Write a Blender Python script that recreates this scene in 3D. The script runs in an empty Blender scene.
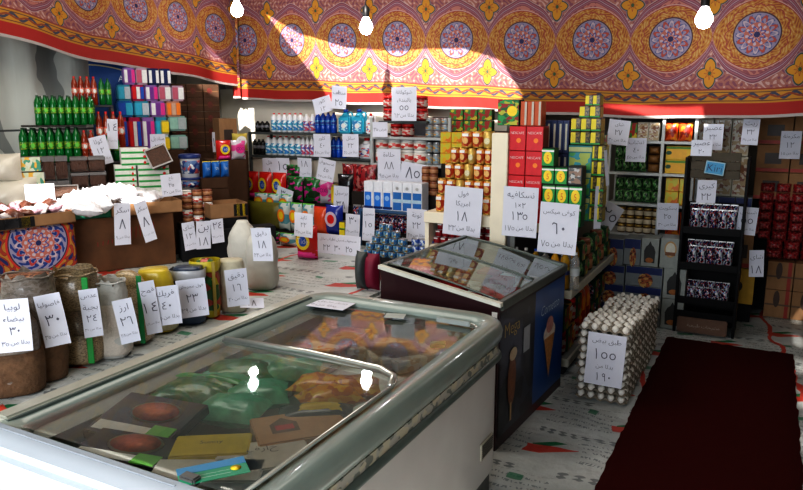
import bpy, bmesh, math, random, unicodedata
from mathutils import Vector, Matrix
random.seed(7)
R = math.radians
col = bpy.context.scene.collection

# ---------------------------------------------------------------- camera model (803 x 490)
FPX, CAMH, YAW, PITCH = 700.0, 1.7, R(27.7), math.atan(137 / 700)

def ray(px, py):
    x = px - 401.5; u = 245 - py
    fw = FPX * math.cos(PITCH) + u * math.sin(PITCH); up = u * math.cos(PITCH) - FPX * math.sin(PITCH)
    return (-math.sin(YAW) * fw + math.cos(YAW) * x, math.cos(YAW) * fw + math.sin(YAW) * x, up)

def atz(px, py, z):
    d = ray(px, py); t = (z - CAMH) / d[2]
    return Vector((d[0] * t, d[1] * t, z))

def at(px, py, line):
    """point of the vertical plane through the ground line (ax, ay, bx, by)"""
    if not isinstance(line, tuple): line = (0, line, 1, line)
    ax, ay, bx, by = line; d = ray(px, py)
    nx, ny = by - ay, ax - bx
    t = (ax * nx + ay * ny) / (d[0] * nx + d[1] * ny)
    return Vector((d[0] * t, d[1] * t, CAMH + d[2] * t))

# ---------------------------------------------------------------- node expression helper
class V:
    nt = None
    def __init__(s, k): s.k = k
    @staticmethod
    def m(op, *a):
        n = V.nt.nodes.new('ShaderNodeMath'); n.operation = op
        for i, x in enumerate(a):
            if isinstance(x, V): V.nt.links.new(x.k, n.inputs[i])
            else: n.inputs[i].default_value = x
        return V(n.outputs[0])
    def __add__(s, o): return V.m('ADD', s, o)
    __radd__ = __add__
    def __sub__(s, o): return V.m('SUBTRACT', s, o)
    def __rsub__(s, o): return V.m('SUBTRACT', o, s)
    def __mul__(s, o): return V.m('MULTIPLY', s, o)
    __rmul__ = __mul__
    def __truediv__(s, o): return V.m('DIVIDE', s, o)
    def lt(s, o): return V.m('LESS_THAN', s, o)
    def gt(s, o): return V.m('GREATER_THAN', s, o)
    def sin(s): return V.m('SINE', s)
    def cos(s): return V.m('COSINE', s)
    def abs(s): return V.m('ABSOLUTE', s)
    def fr(s): return V.m('FRACT', s)
    def fl(s): return V.m('FLOOR', s)
    def sqrt(s): return V.m('SQRT', s)
    def mx(s, o): return V.m('MAXIMUM', s, o)
    def mn(s, o): return V.m('MINIMUM', s, o)
def atan2(a, b): return V.m('ARCTAN2', a, b)

def over(c, mask, rgb):
    n = V.nt.nodes.new('ShaderNodeMix'); n.data_type = 'RGBA'
    V.nt.links.new(mask.k, n.inputs[0])
    for i, x in ((6, c), (7, rgb)):
        if isinstance(x, tuple): n.inputs[i].default_value = (*x[:3], 1)
        else: V.nt.links.new(x.k if isinstance(x, V) else x, n.inputs[i])
    return V(n.outputs[2])

def coords(kind='UV', obj=None):
    t = V.nt.nodes.new('ShaderNodeTexCoord'); s = V.nt.nodes.new('ShaderNodeSeparateXYZ')
    V.nt.links.new(t.outputs[kind], s.inputs[0])
    return V(s.outputs[0]), V(s.outputs[1]), V(s.outputs[2])

def noise(scale, detail=2, kind='Object', sc=None):
    t = V.nt.nodes.new('ShaderNodeTexCoord'); n = V.nt.nodes.new('ShaderNodeTexNoise')
    n.inputs['Scale'].default_value = scale; n.inputs['Detail'].default_value = detail
    src = t.outputs[kind]
    if sc:
        mp = V.nt.nodes.new('ShaderNodeMapping'); mp.inputs['Scale'].default_value = sc
        V.nt.links.new(src, mp.inputs[0]); src = mp.outputs[0]
    V.nt.links.new(src, n.inputs['Vector'])
    return V(n.outputs['Fac'])

def newmat(name):
    m = bpy.data.materials.new(name); m.use_nodes = True
    V.nt = m.node_tree
    return m, m.node_tree.nodes['Principled BSDF']

def setb(b, rough=.5, metal=0, spec=None, emis=None, coat=0):
    b.inputs['Roughness'].default_value = rough; b.inputs['Metallic'].default_value = metal
    if spec is not None: b.inputs['Specular IOR Level'].default_value = spec
    if coat: b.inputs['Coat Weight'].default_value = coat

def bump(b, h, strength=.5, dist=.01):
    n = V.nt.nodes.new('ShaderNodeBump'); n.inputs['Strength'].default_value = strength
    n.inputs['Distance'].default_value = dist
    V.nt.links.new(h.k, n.inputs['Height']); V.nt.links.new(n.outputs[0], b.inputs['Normal'])

_mc = {}
def M(name, c=(.5, .5, .5), rough=.5, metal=0, var=.18, ns=30, bmp=0, coat=0, spec=None):
    """plain procedural surface: one colour broken up by noise"""
    if name in _mc: return _mc[name]
    m, b = newmat(name); setb(b, rough, metal, spec, coat=coat)
    f = noise(ns, 3)
    dk = tuple(x * (1 - var) for x in c); lt = tuple(min(1, x * (1 + var)) for x in c)
    cc = over(dk, f, lt); V.nt.links.new(cc.k, b.inputs['Base Color'])
    if bmp: bump(b, noise(ns * 1.5, 4), bmp, .01)
    _mc[name] = m
    return m

def PM(name, fn, rough=.6, coat=0, metal=0):
    """painted pattern: fn() returns a colour expression"""
    if name in _mc: return _mc[name]
    m, b = newmat(name); setb(b, rough, metal, coat=coat)
    c = fn(b); V.nt.links.new(c.k, b.inputs['Base Color'])
    _mc[name] = m
    return m

def printed(name, base, inks, scale=14, rough=.4, coat=.2):
    """packaging print: patches of several inks on a base"""
    def fn(b):
        c = None
        for i, ink in enumerate(inks):
            t = V.nt.nodes.new('ShaderNodeTexCoord'); mp = V.nt.nodes.new('ShaderNodeMapping')
            mp.inputs['Location'].default_value = (i * 3.1, i * 1.7, i * 2.3)
            mp.inputs['Scale'].default_value = (scale, scale, scale * 1.5)
            V.nt.links.new(t.outputs['Object'], mp.inputs[0])
            n = V.nt.nodes.new('ShaderNodeTexNoise'); n.inputs['Scale'].default_value = 1; n.inputs['Detail'].default_value = 1
            V.nt.links.new(mp.outputs[0], n.inputs['Vector'])
            f = V(n.outputs['Fac']).gt(.54)
            c = over(base if c is None else c, f, ink)
        return c
    return PM(name, fn, rough, coat)

# ---------------------------------------------------------------- mesh builder
class MB:
    def __init__(s): s.v = []; s.f = []; s.uv = {}; s.sm = []
    def add(s, vs, fs, smooth=False):
        o = len(s.v); s.v += [tuple(v) for v in vs]
        for f in fs: s.f.append(tuple(i + o for i in f)); s.sm.append(smooth)
        return s
    def box(s, x0, y0, z0, x1, y1, z1, ch=0):
        if ch <= 0:
            vs = [(x, y, z) for z in (z0, z1) for y in (y0, y1) for x in (x0, x1)]
            return s.add(vs, [(0, 2, 3, 1), (4, 5, 7, 6), (0, 1, 5, 4), (2, 6, 7, 3), (0, 4, 6, 2), (1, 3, 7, 5)])
        bm = bmesh.new(); bmesh.ops.create_cube(bm, size=1)
        for v in bm.verts:
            v.co = Vector(((x0 + x1) / 2 + v.co.x * (x1 - x0), (y0 + y1) / 2 + v.co.y * (y1 - y0), (z0 + z1) / 2 + v.co.z * (z1 - z0)))
        bmesh.ops.bevel(bm, geom=bm.edges[:], offset=ch, segments=1 if ch < .004 else 2, affect='EDGES')
        return s.bm(bm)
    def bm(s, bm, mat=None, smooth=False):
        bm.verts.ensure_lookup_table()
        if mat is not None: bm.transform(mat)
        for i, v in enumerate(bm.verts): v.index = i
        s.add([v.co[:] for v in bm.verts], [[v.index for v in f.verts] for f in bm.faces], smooth)
        bm.free(); return s
    def lathe(s, prof, n=14, c=(0, 0, 0), sx=1, sy=1, smooth=True):
        vs = []; fs = []
        for r, z in prof:
            for k in range(n):
                a = 2 * math.pi * k / n; vs.append((c[0] + r * sx * math.cos(a), c[1] + r * sy * math.sin(a), c[2] + z))
        for j in range(len(prof) - 1):
            for k in range(n):
                a, b_ = j * n + k, j * n + (k + 1) % n
                fs.append((a, b_, b_ + n, a + n))
        if prof[0][0] > 1e-5: fs.append(tuple(reversed(range(n))))
        if prof[-1][0] > 1e-5: fs.append(tuple(range((len(prof) - 1) * n, len(prof) * n)))
        return s.add(vs, fs, smooth)
    def tube(s, pts, r, n=8, closed=False, smooth=True):
        pts = [Vector(p) for p in pts]; N = len(pts); vs = []; fs = []
        rr = r if isinstance(r, (list, tuple)) else [r] * N
        for i, p in enumerate(pts):
            a = pts[(i - 1) % N] if (closed or i) else p; b_ = pts[(i + 1) % N] if (closed or i < N - 1) else p
            t = (b_ - a).normalized(); up = Vector((0, 0, 1)) if abs(t.z) < .9 else Vector((1, 0, 0))
            u = t.cross(up).normalized(); w = u.cross(t)
            for k in range(n):
                an = 2 * math.pi * k / n; vs.append(p + (u * math.cos(an) + w * math.sin(an)) * rr[i])
        for i in range(N if closed else N - 1):
            for k in range(n):
                a = i * n + k; b_ = i * n + (k + 1) % n; j = ((i + 1) % N) * n
                fs.append((a, b_, j + (k + 1) % n, j + k))
        if not closed: fs += [tuple(reversed(range(n))), tuple(range((N - 1) * n, N * n))]
        return s.add(vs, fs, smooth)
    def ell(s, c, rx, ry, rz, n=10, m=7):
        prof = [(math.sin(math.pi * j / m), -math.cos(math.pi * j / m)) for j in range(m + 1)]
        vs = []; fs = []
        for r, z in prof:
            for k in range(n):
                a = 2 * math.pi * k / n; vs.append((c[0] + rx * r * math.cos(a), c[1] + ry * r * math.sin(a), c[2] + rz * z))
        for j in range(m):
            for k in range(n):
                a, b_ = j * n + k, j * n + (k + 1) % n; fs.append((a, b_, b_ + n, a + n))
        return s.add(vs, fs, True)
    def pillow(s, w, h, t, nx=8, nz=8, wob=.0, p=2.6, seed=0, flat=False):
        """upright cushion: width x, height z from 0, thickness y; flat lays it down (thickness z)"""
        rn = random.Random(seed); vs = []; fs = []
        for side in (-1, 1):
            for j in range(nz + 1):
                for i in range(nx + 1):
                    u = -1 + 2 * i / nx; v = -1 + 2 * j / nz
                    k = max(0, (1 - abs(u) ** p)) ** .55 * max(0, (1 - abs(v) ** p)) ** .55
                    q = 1 - .06 * (abs(u) ** 2 * (1 - abs(v)) + 0)
                    y = side * t / 2 * k * (1 + rn.uniform(-wob, wob))
                    x = w / 2 * u * (1 - .05 * (1 - v * v)); z = h / 2 * v * (1 - .05 * (1 - u * u))
                    vs.append((x, z, y + t / 2) if flat else (x, y, z + h / 2))
        n = (nx + 1) * (nz + 1)
        for sd in (0, 1):
            for j in range(nz):
                for i in range(nx):
                    a = sd * n + j * (nx + 1) + i; f = (a, a + 1, a + nx + 2, a + nx + 1)
                    fs.append(f if (sd == 0) != flat else f[::-1])
        return s.add(vs, fs, True)
    def disc(s, cx, y, cz, r, rz=None, n=18):
        rz = rz or r
        return s.add([(cx + r * math.cos(2 * math.pi * k / n), y, cz + rz * math.sin(2 * math.pi * k / n)) for k in range(n)], [tuple(range(n))])
    def quad(s, x0, z0, x1, z1, y):
        return s.add([(x0, y, z0), (x1, y, z0), (x1, y, z1), (x0, y, z1)], [(0, 1, 2, 3)])
    def build(s, name, mat, parent=None, uvf=None, loc=None):
        me = bpy.data.meshes.new(name); me.from_pydata(s.v, [], s.f); me.materials.append(mat)
        me.polygons.foreach_set('use_smooth', s.sm)
        if uvf:
            ul = me.uv_layers.new(name='uv')
            for l in me.loops: ul.data[l.index].uv = uvf(me.vertices[l.vertex_index].co, l.vertex_index)
        me.update()
        o = bpy.data.objects.new(name, me); col.objects.link(o)
        if parent: o.parent = parent
        if loc is not None: o.location = loc
        return o

LABELS = {}
def tag(o, label=None, cat=None, group=None, kind=None):
    if label:
        o['label'] = label
        n = len(label.split())
        if not 4 <= n <= 16: print('LABEL LENGTH', n, label)
        if label in LABELS and not group: print('DUP', label)
        LABELS[label] = 1
    if cat: o['category'] = cat
    if group: o['group'] = group
    if kind: o['kind'] = kind
    return o
def struct(o): o['kind'] = 'structure'; return o
def root(name, loc=(0, 0, 0), rz=0):
    o = bpy.data.objects.new(name, None); o.empty_display_size = .05; col.objects.link(o)
    o.location = loc; o.rotation_euler.z = rz
    return o
def children(o): return [c for c in KIDS.get(o.name, [])]
KIDS = {}
def copy_tree(o, parent=None):
    c = o.copy(); col.objects.link(c)
    if parent: c.parent = parent
    for k in ('label', 'group', 'category', 'kind'):
        if parent is None and k in c: del c[k]
    for ch in o.children: copy_tree(ch, c)
    return c

PROTO = {}   # kind -> [maker, proto, used, dims]
def kind(key, dims, maker): PROTO[key] = [maker, None, False, dims]
def inst(key, loc, rz, w=None, h=None, d=None, tiltx=0, tilty=0):
    P = PROTO[key]
    if P[1] is None: P[1] = P[0](); o = P[1]
    else: o = copy_tree(P[1])
    w0, d0, h0 = P[3]
    sx = (w / w0) if w else 1; sz = (h / h0) if h else 1; sy = (d / d0) if d else (sx if w else 1)
    o.location = loc; o.rotation_euler = (tiltx, tilty, rz); o.scale = (sx, sy, sz)
    return o

ORD = ['leftmost', 'second', 'third', 'fourth', 'fifth', 'sixth', 'seventh', 'eighth', 'ninth', 'tenth', 'eleventh', 'twelfth']
def ordn(i, n, what):
    if n == 1: return what
    if i == 0: return 'leftmost ' + what
    if i == n - 1: return 'rightmost ' + what
    if n == 3: return 'middle ' + what
    return ORD[i] + ' ' + what + ' from left'
LAY = {1: [''], 2: ['lower layer', 'upper layer'], 3: ['bottom layer', 'middle layer', 'top layer'],
       4: ['bottom layer', 'second layer up', 'third layer up', 'top layer'],
       5: ['bottom layer', 'second layer up', 'third layer up', 'fourth layer up', 'top layer'],
       6: ['bottom layer', 'second layer up', 'third layer up', 'fourth layer up', 'fifth layer up', 'top layer'],
       7: ['bottom layer', 'second layer up', 'third layer up', 'fourth layer up', 'fifth layer up', 'sixth layer up', 'top layer']}
def row(key, x0, x1, yb, yt, line, n, desc, where, cat, rows=1, group=None, fill=.97, jit=0, zb=None, kinds=None, dfix=None, z1=None):
    """n things side by side between two image columns, standing on the row's base height, facing along their line"""
    A = at(x0, yb, line); B = at(x1, yb, line); mid = (x0 + x1) / 2
    z0 = zb if zb is not None else at(mid, yb, line).z
    zt = z1 if z1 is not None else at(mid, yt, line).z
    d = Vector((B.x - A.x, B.y - A.y, 0)); L = d.length; rz = math.atan2(d.y, d.x)
    w = L / n; h = (zt - z0) / rows; out = []
    nrm = Vector((-d.y, d.x, 0)).normalized()
    for r_ in range(rows):
        for i in range(n):
            k = kinds[(i + r_) % len(kinds)] if kinds else key
            w0, d0, h0 = PROTO[k][3]; ww = w * fill; dd = dfix or ww / w0 * d0
            p = A + d * ((i + .5) / n) + nrm * (dd / 2)
            o = inst(k, (p.x, p.y, z0 + h * r_ + .0005), rz + (random.uniform(-jit, jit) if jit else 0), ww, h * .985, dd)
            lab = ordn(i, n, desc) + ((', ' + LAY[rows][r_]) if rows > 1 else '') + ', ' + where
            tag(o, lab, cat, group or (desc + 's ' + where) if n * rows > 1 else None); out.append(o)
    return dict(z0=z0, z1=zt, A=A, B=B, rz=rz, n=nrm, out=out)

# ---------------------------------------------------------------- Arabic writing
FORMS = {}
for cp in range(0xFE70, 0xFEFD):
    dd = unicodedata.decomposition(chr(cp)).split()
    if len(dd) == 2: FORMS.setdefault(chr(int(dd[1], 16)), {})[dd[0]] = chr(cp)
def shape(t):
    out = []
    for i, c in enumerate(t):
        if c not in FORMS: out.append(c); continue
        pv = i > 0 and '<initial>' in FORMS.get(t[i - 1], {})
        nx = i < len(t) - 1 and '<initial>' in FORMS[c] and '<final>' in FORMS.get(t[i + 1], {})
        pv = pv and '<final>' in FORMS[c]
        out.append(FORMS[c].get('<medial>' if pv and nx else '<final>' if pv else '<initial>' if nx else '<isolated>', c))
    res = []; num = ''
    for c in reversed(out):
        if '٠' <= c <= '٩': num = c + num
        else: res.append(num + c); num = ''
    return ''.join(res) + num

DIG = {'٠': [[(.22, .5), (.30, .6), (.38, .5), (.30, .4), (.22, .5)]], '١': [[(.26, 1), (.34, .5), (.36, 0)]],
       '٢': [[(.66, 1), (.58, .74), (.32, .72), (.12, 1), (.2, .5), (.24, 0)]], '٣': [[(.74, 1), (.66, .74), (.52, .74), (.46, .96), (.38, .74), (.24, .74), (.1, 1), (.2, .5), (.22, 0)]],
       '٤': [[(.56, 1), (.2, .84), (.3, .66), (.5, .6), (.16, .42), (.2, .12), (.58, .08)]], '٥': [[(.3 + .26 * math.cos(k * .7), .42 + .3 * math.sin(k * .7)) for k in range(10)]],
       '٦': [[(.08, .86), (.2, 1), (.46, .92), (.5, .5), (.54, 0)]], '٧': [[(.04, 1), (.32, 0), (.62, 1)]], '٨': [[(.04, 0), (.32, 1), (.62, 0)]],
       '٩': [[(.5, .7), (.3, .56), (.16, .78), (.3, 1), (.48, .9), (.5, .5), (.56, 0)]], '×': [[(.1, .3), (.5, .75)], [(.1, .75), (.5, .3)]], ' ': []}
def strokes(s, th=.085):
    """handwritten numerals as flat ribbons in a strip one unit high; returns verts, faces, width"""
    vs = []; fs = []; x0 = 0
    for ch in s:
        for pl in DIG[ch]:
            for a, b_ in zip(pl, pl[1:]):
                a = Vector((a[0] + x0, a[1])); b_ = Vector((b_[0] + x0, b_[1])); d = (b_ - a).normalized() * th / 2; n = Vector((-d.y, d.x)); k = len(vs)
                a = a - d * .6; b_ = b_ + d * .6
                vs += [(a - n)[:], (b_ - n)[:], (b_ + n)[:], (a + n)[:]]; fs.append((k, k + 1, k + 2, k + 3))
        x0 += .78
    return vs, fs, max(x0 - .1, .1)
def glyphs(s, res, shear, thin=0):
    cu = bpy.data.curves.new('writing', 'FONT'); cu.body = s; cu.resolution_u = res; cu.shear = shear; cu.offset = thin
    ob = bpy.data.objects.new('writing', cu); col.objects.link(ob)
    dg = bpy.context.evaluated_depsgraph_get(); me = bpy.data.meshes.new_from_object(ob.evaluated_get(dg))
    bpy.data.objects.remove(ob); bpy.data.curves.remove(cu)
    if not me.vertices: return [], [], 0
    v = [(q.co.x, q.co.y) for q in me.vertices]; f = [tuple(p.vertices) for p in me.polygons]; bpy.data.meshes.remove(me)
    mx_ = min(q[0] for q in v); my = min(q[1] for q in v); v = [(a - mx_, b_ - my) for a, b_ in v]
    return v, f, max(q[0] for q in v)
_gc = {}
def text_mesh(lines, w, h, shear=0, thin=-.012, res=2):
    """lines of writing scaled to fill w x h, in the x-z plane facing -y, centred; returns MB"""
    mb = MB(); tot = sum(l[1] for l in lines); z = h / 2
    for s, wt in lines:
        if (s, shear) not in _gc:
            num = ''.join(c for c in s if c in DIG and c != ' '); vs = []; fs = []; x0 = 0
            isnum = all(c in DIG for c in s); word = s
            if num and not isnum:
                i = s.index(num[0]); word = (s[i + len(num):] if s.startswith(num[0]) else s[:i]).strip()
            if num:
                nv, nf, nw = strokes(s.strip() if isnum else num, .085 if isnum else .075); k = .8; vs = [(a * k, b_ * k) for a, b_ in nv]; fs = nf; x0 = nw * k + .2
            if not isnum:
                gv, gf, gw = glyphs(word, 3, shear, thin); k = len(vs); vs += [(a + x0, b_) for a, b_ in gv]; fs += [tuple(q + k for q in f) for f in gf]
            _gc[(s, shear)] = (vs, fs)
        vs, fs = _gc[(s, shear)]
        if not vs: z -= h * wt / tot; continue
        xs = [v[0] for v in vs]; ys = [v[1] for v in vs]
        bw, bh = max(xs) - min(xs) + 1e-6, max(ys) - min(ys) + 1e-6
        hh = h * wt / tot; k = min(w / bw, hh * .64 / bh); cx = (max(xs) + min(xs)) / 2; cy = (max(ys) + min(ys)) / 2
        zc = z - hh / 2
        mb.add([((a - cx) * k, 0, (b_ - cy) * k + zc) for a, b_ in vs], fs); z -= hh
    return mb
# ================================================================ materials
white_pl = M('white plastic', (.75, .76, .78), .35, var=.06)
cream_paint = M('cream painted metal', (.80, .74, .60), .45, var=.1, ns=8)
black_mat = M('dark cloth', (.012, .012, .014), .9, var=.3)
ink = M('black marker ink', (.09, .09, .13), .7, var=.1)
paper = M('white paper', (.68, .69, .78), .7, var=.04, ns=14)
chrome = M('brushed aluminium', (.62, .64, .62), .28, metal=.85, var=.06)
def flat(name, c=(.5, .5, .5), r=.45, **k): return M(name, c, r, **k)
red = flat('red print', (.62, .02, .02)); dkred = flat('dark red print', (.26, .01, .015)); yel = flat('yellow print', (.85, .62, .03))
blue = flat('blue print', (.02, .10, .48)); navy = flat('navy print', (.012, .025, .12)); green = flat('green print', (.02, .30, .06))
dkgreen = flat('dark green print', (.01, .07, .025)); orange = flat('orange print', (.85, .24, .03)); pink = flat('pink print', (.72, .05, .28))
cyan = flat('cyan print', (.05, .42, .60)); white = flat('white print', (.78, .78, .76)); gold = flat('gold lid', (.62, .42, .12), .3, metal=.7)
silver = flat('tin lid', (.55, .56, .58), .3, metal=.8); brown = flat('brown print', (.20, .08, .03)); teal = flat('teal print', (.03, .22, .24))
olive = flat('olive print', (.15, .16, .03)); black = flat('black print', (.012, .012, .014)); lime = flat('lime print', (.16, .55, .07))
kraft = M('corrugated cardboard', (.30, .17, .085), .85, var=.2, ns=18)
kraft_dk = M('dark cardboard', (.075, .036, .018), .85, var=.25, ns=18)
tape = M('packing tape', (.42, .30, .16), .3)
purple = flat('purple print', (.20, .05, .30))

def glassy(name, c, rough=.08, alpha=.55):
    if name in _mc: return _mc[name]
    m, b = newmat(name); setb(b, rough, 0)
    f = noise(20, 2); cc = over(tuple(x * .85 for x in c), f, c); V.nt.links.new(cc.k, b.inputs['Base Color'])
    b.inputs['Coat Weight'].default_value = .6; b.inputs['Transmission Weight'].default_value = alpha
    b.inputs['IOR'].default_value = 1.3
    _mc[name] = m; return m
green_pet = glassy('green bottle plastic', (.006, .22, .045), .1, .3)
red_pet = glassy('red soda bottle', (.42, .06, .02), .12, .35)
dark_pet = glassy('dark bottle', (.02, .02, .02), .1, .2)
clear_pet = glassy('clear plastic', (.75, .78, .78), .12, .75)

# ================================================================ kinds
bottle_prof = lambda r, h: [(r * .8, 0), (r, .03 * h), (r, .3 * h), (r * .93, .36 * h), (r, .42 * h), (r * 1.02, .66 * h), (r * .97, .76 * h), (r * .72, .85 * h), (r * .42, .91 * h), (r * .36, .95 * h)]
def bottle(name, bm_, cap, lab, r=.04, h=.3, emblem=None, lz=(.40, .60)):
    def f():
        o = root(name)
        MB().lathe(bottle_prof(r, h), 12).build('bottle_body', bm_, o)
        MB().lathe([(r * .36, h * .93), (r * .38, h * .94), (r * .38, h), (0, h)], 10).build('cap', cap, o)
        lb = MB().lathe([(r * 1.015, h * lz[0]), (r * 1.02, h * lz[0] + .001), (r * 1.02, h * lz[1]), (r * 1.015, h * lz[1] + .001)], 12).build('label_band', lab, o)
        if emblem: MB().disc(0, -r * 1.04, h * .5, r * .5, h * .07, 10).build('emblem', emblem, lb)
        return o
    return f
kind('soda_green', (.085, .085, .3), bottle('soda_bottle', green_pet, dkgreen, printed('lime label', (.08, .26, .03), [(.35, .38, .04), (.02, .16, .03)], 40), r=.0425, emblem=lime))
kind('soda_red', (.085, .085, .3), bottle('soda_bottle', red_pet, red, printed('cream red label', (.6, .4, .3), [(.7, .06, .03)], 30), r=.0425, emblem=white))
kind('dark_bottle', (.08, .08, .26), bottle('dark_bottle', dark_pet, black, M('grey label', (.2, .2, .22)), h=.26, r=.037))
kind('bleach_red', (.085, .085, .26), bottle('bleach_bottle', white_pl, red, printed('bleach label red', (.10, .42, .55), [(.8, .8, .8), (.03, .2, .5)], 25), h=.26, r=.042, lz=(.1, .62)))
kind('bleach_blue', (.085, .085, .26), bottle('bleach_bottle', white_pl, white, printed('bleach label blue', (.10, .14, .45), [(.75, .75, .8), (.55, .06, .1)], 25), h=.26, r=.042, lz=(.1, .62)))
kind('blue_bottle', (.085, .085, .28), bottle('cleaner_bottle', flat('deep blue plastic', (.01, .08, .45), .25, coat=.5), navy, printed('blue label', (.02, .05, .3), [(.1, .4, .7)], 20), h=.28, r=.042))
kind('water_bottle', (.08, .08, .24), bottle('water_bottle', clear_pet, white, M('pale label', (.5, .55, .58)), h=.24, r=.038))
kind('sauce_bottle', (.085, .085, .26), bottle('sauce_bottle', flat('yellow plastic', (.70, .34, .02), .3), red, printed('sauce label', (.6, .2, .02), [(.1, .02, .01)], 25), h=.26, r=.041))
kind('oil_bottle', (.085, .085, .26), bottle('oil_bottle', flat('amber oil', (.45, .25, .02), .15), blue, printed('oil label', (.05, .08, .3), [(.6, .5, .1)], 25), h=.26, r=.041))

def jug(name, body, cap, lab):
    def f():
        o = root(name)
        MB().box(-.075, -.05, 0, .075, .05, .2, .018).lathe([(.05, .195), (.03, .235), (.022, .24), (.022, .25)], 12).build('jug_body', body, o)
        MB().lathe([(.026, .247), (.026, .28), (0, .28)], 12).build('cap', cap, o)
        MB().tube([(.02, 0, .225), (.05, 0, .25), (.08, 0, .235), (.085, 0, .17), (.07, 0, .13)], .011, 6).build('handle', body, o)
        p = MB().quad(-.06, .03, .055, .15, -.0515).build('label_panel', lab, o)
        MB().disc(0, -.0525, .09, .03).build('emblem', white, p)
        return o
    return f
kind('jug_cyan', (.165, .1, .28), jug('cleaner_jug', flat('cyan plastic', (.05, .45, .62), .3, coat=.4), blue, printed('cyan label', (.05, .25, .5), [(.5, .75, .8)], 25)))
kind('jug_white', (.165, .1, .28), jug('bleach_jug', white_pl, red, printed('jug label', (.7, .7, .72), [(.1, .15, .45), (.6, .1, .1)], 20)))

def jar(name, body, lid, lab, r=.045, h=.12):
    def f():
        o = root(name)
        MB().lathe([(r * .85, 0), (r, .01), (r, h * .75), (r * .85, h * .84)], 14).build('jar_body', body, o)
        MB().lathe([(r * .93, h * .82), (r * .95, h * .83), (r * .95, h * .98), (r * .9, h), (0, h)], 14).build('lid', lid, o)
        MB().lathe([(r * 1.01, h * .15), (r * 1.02, h * .16), (r * 1.02, h * .66), (r * 1.01, h * .67)], 14).build('label_band', lab, o)
        return o
    return f
kind('jam_red', (.09, .09, .12), jar('jam_jar', flat('dark jam', (.20, .02, .02), .15), red, printed('jam label', (.55, .45, .4), [(.5, .03, .03)], 30)))
kind('halva_tub', (.1, .1, .11), jar('halva_tub', flat('white tub', (.72, .70, .66), .35), white, printed('red tub label', (.60, .06, .05), [(.78, .74, .68)], 22), r=.05, h=.11))
kind('glass_jar_gold', (.09, .09, .12), jar('glass_jar', flat('brown preserve', (.13, .07, .03), .12, coat=.6), gold, M('cream label', (.55, .48, .35))))
kind('tin_jar', (.09, .09, .13), jar('spice_jar', flat('jar grey', (.35, .36, .36), .2), silver, printed('jar label', (.45, .42, .30), [(.5, .25, .05), (.2, .3, .4)], 25)))
kind('brown_jar', (.09, .09, .12), jar('chocolate_jar', flat('chocolate', (.22, .08, .04), .2), flat('brown lid', (.30, .12, .07), .3), M('brown label', (.4, .2, .1))))

def can(name, lab, emb, r=.042, h=.11, rim=silver, em2=None):
    def f():
        o = root(name)
        MB().lathe([(r * .95, 0), (r, .004), (r, h * .04), (r * .98, h * .06), (r * .98, h * .94), (r, h * .96), (r, h - .002), (r * .93, h), (r * .9, h * .97), (0, h * .97)], 14).build('can_body', rim, o)
        l = MB().lathe([(r * .99, h * .07), (r * 1.005, h * .075), (r * 1.005, h * .925), (r * .99, h * .93)], 14).build('label_wrap', lab, o)
        if emb: MB().disc(0, -r * 1.04, h * .42, r * .55, h * .2, 12).build('emblem', emb, l)
        if em2: MB().quad(-r * .6, h * .68, r * .6, h * .86, -r * 1.03).build('brand_band', em2, l)
        return o
    return f
kind('bean_can', (.084, .084, .11), can('bean_can', printed('bean label', (.70, .22, .04), [(.75, .45, .15), (.45, .05, .02)], 22), M('bean picture', (.70, .42, .16), ns=120, var=.5), rim=gold, em2=white))
kind('bean_can_gold', (.084, .084, .11), can('bean_can', M('gold can side', (.62, .45, .14), .35, metal=.4), M('barcode print', (.7, .6, .4), ns=200, var=.6), rim=gold))
kind('tomato_can', (.084, .084, .07), can('tomato_can', M('dark red can', (.28, .01, .02)), None, h=.07, em2=white))
kind('tuna_can', (.09, .09, .04), can('tuna_can', printed('tuna label', (.03, .26, .42), [(.5, .6, .62), (.25, .16, .04), (.02, .12, .3)], 60), None, r=.045, h=.04))
kind('blue_can', (.09, .09, .045), can('tuna_can', printed('blue tuna label', (.04, .10, .35), [(.5, .55, .6)], 35), None, r=.045, h=.045))

def text_panel(s, w, h, x, z, y, mat, parent, name='lettering', res=1):
    t = text_mesh([(s, 1)], w, h, res=res); o = t.build(name, mat, parent, loc=(x, y, z)); return o

def carton(name, w, d, h, body, front=None, side=None, emb=None, band=None, txt=None, ch=.002, txm=None, side_band=None):
    """printed box: body, front panel, emblem; d depth; front faces -y"""
    def f():
        o = root(name)
        MB().box(-w / 2, -d / 2, 0, w / 2, d / 2, h, ch).build('box_body', body, o)
        y = -d / 2 - .0008
        if front: 
            m_, x0, z0, x1, z1 = front
            MB().quad(w * x0, h * z0, w * x1, h * z1, y).build('front_panel', m_, o)
        if band:
            m_, z0, z1 = band; MB().quad(-w * .49, h * z0, w * .49, h * z1, y - .0006).build('band', m_, o)
        if emb:
            m_, cx, cz, r_ = emb; MB().disc(w * cx, y - .0012, h * cz, r_ * w, r_ * w).build('emblem', m_, o)
        if side:
            MB().add([(w / 2 + .0008, -d * .45, h * .08), (w / 2 + .0008, d * .45, h * .08), (w / 2 + .0008, d * .45, h * .92), (w / 2 + .0008, -d * .45, h * .92)], [(0, 1, 2, 3)]).build('side_panel', side, o)
        if txt:
            s, m_, z, hh = txt; text_panel(s, w * .8, h * hh, 0, h * z, y - .0018, m_, o)
        return o
    return f
kind('coffee_box', (.13, .10, .18), carton('coffee_box', .13, .10, .18, M('deep red card', (.50, .015, .02), .35, coat=.3), emb=(orange, .08, .42, .14), txt=('NESCAFE', white, .73, .16), side=dkred, front=(flat('red front', (.62, .02, .03), .35), -.46, .03, .46, .97)))
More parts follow.
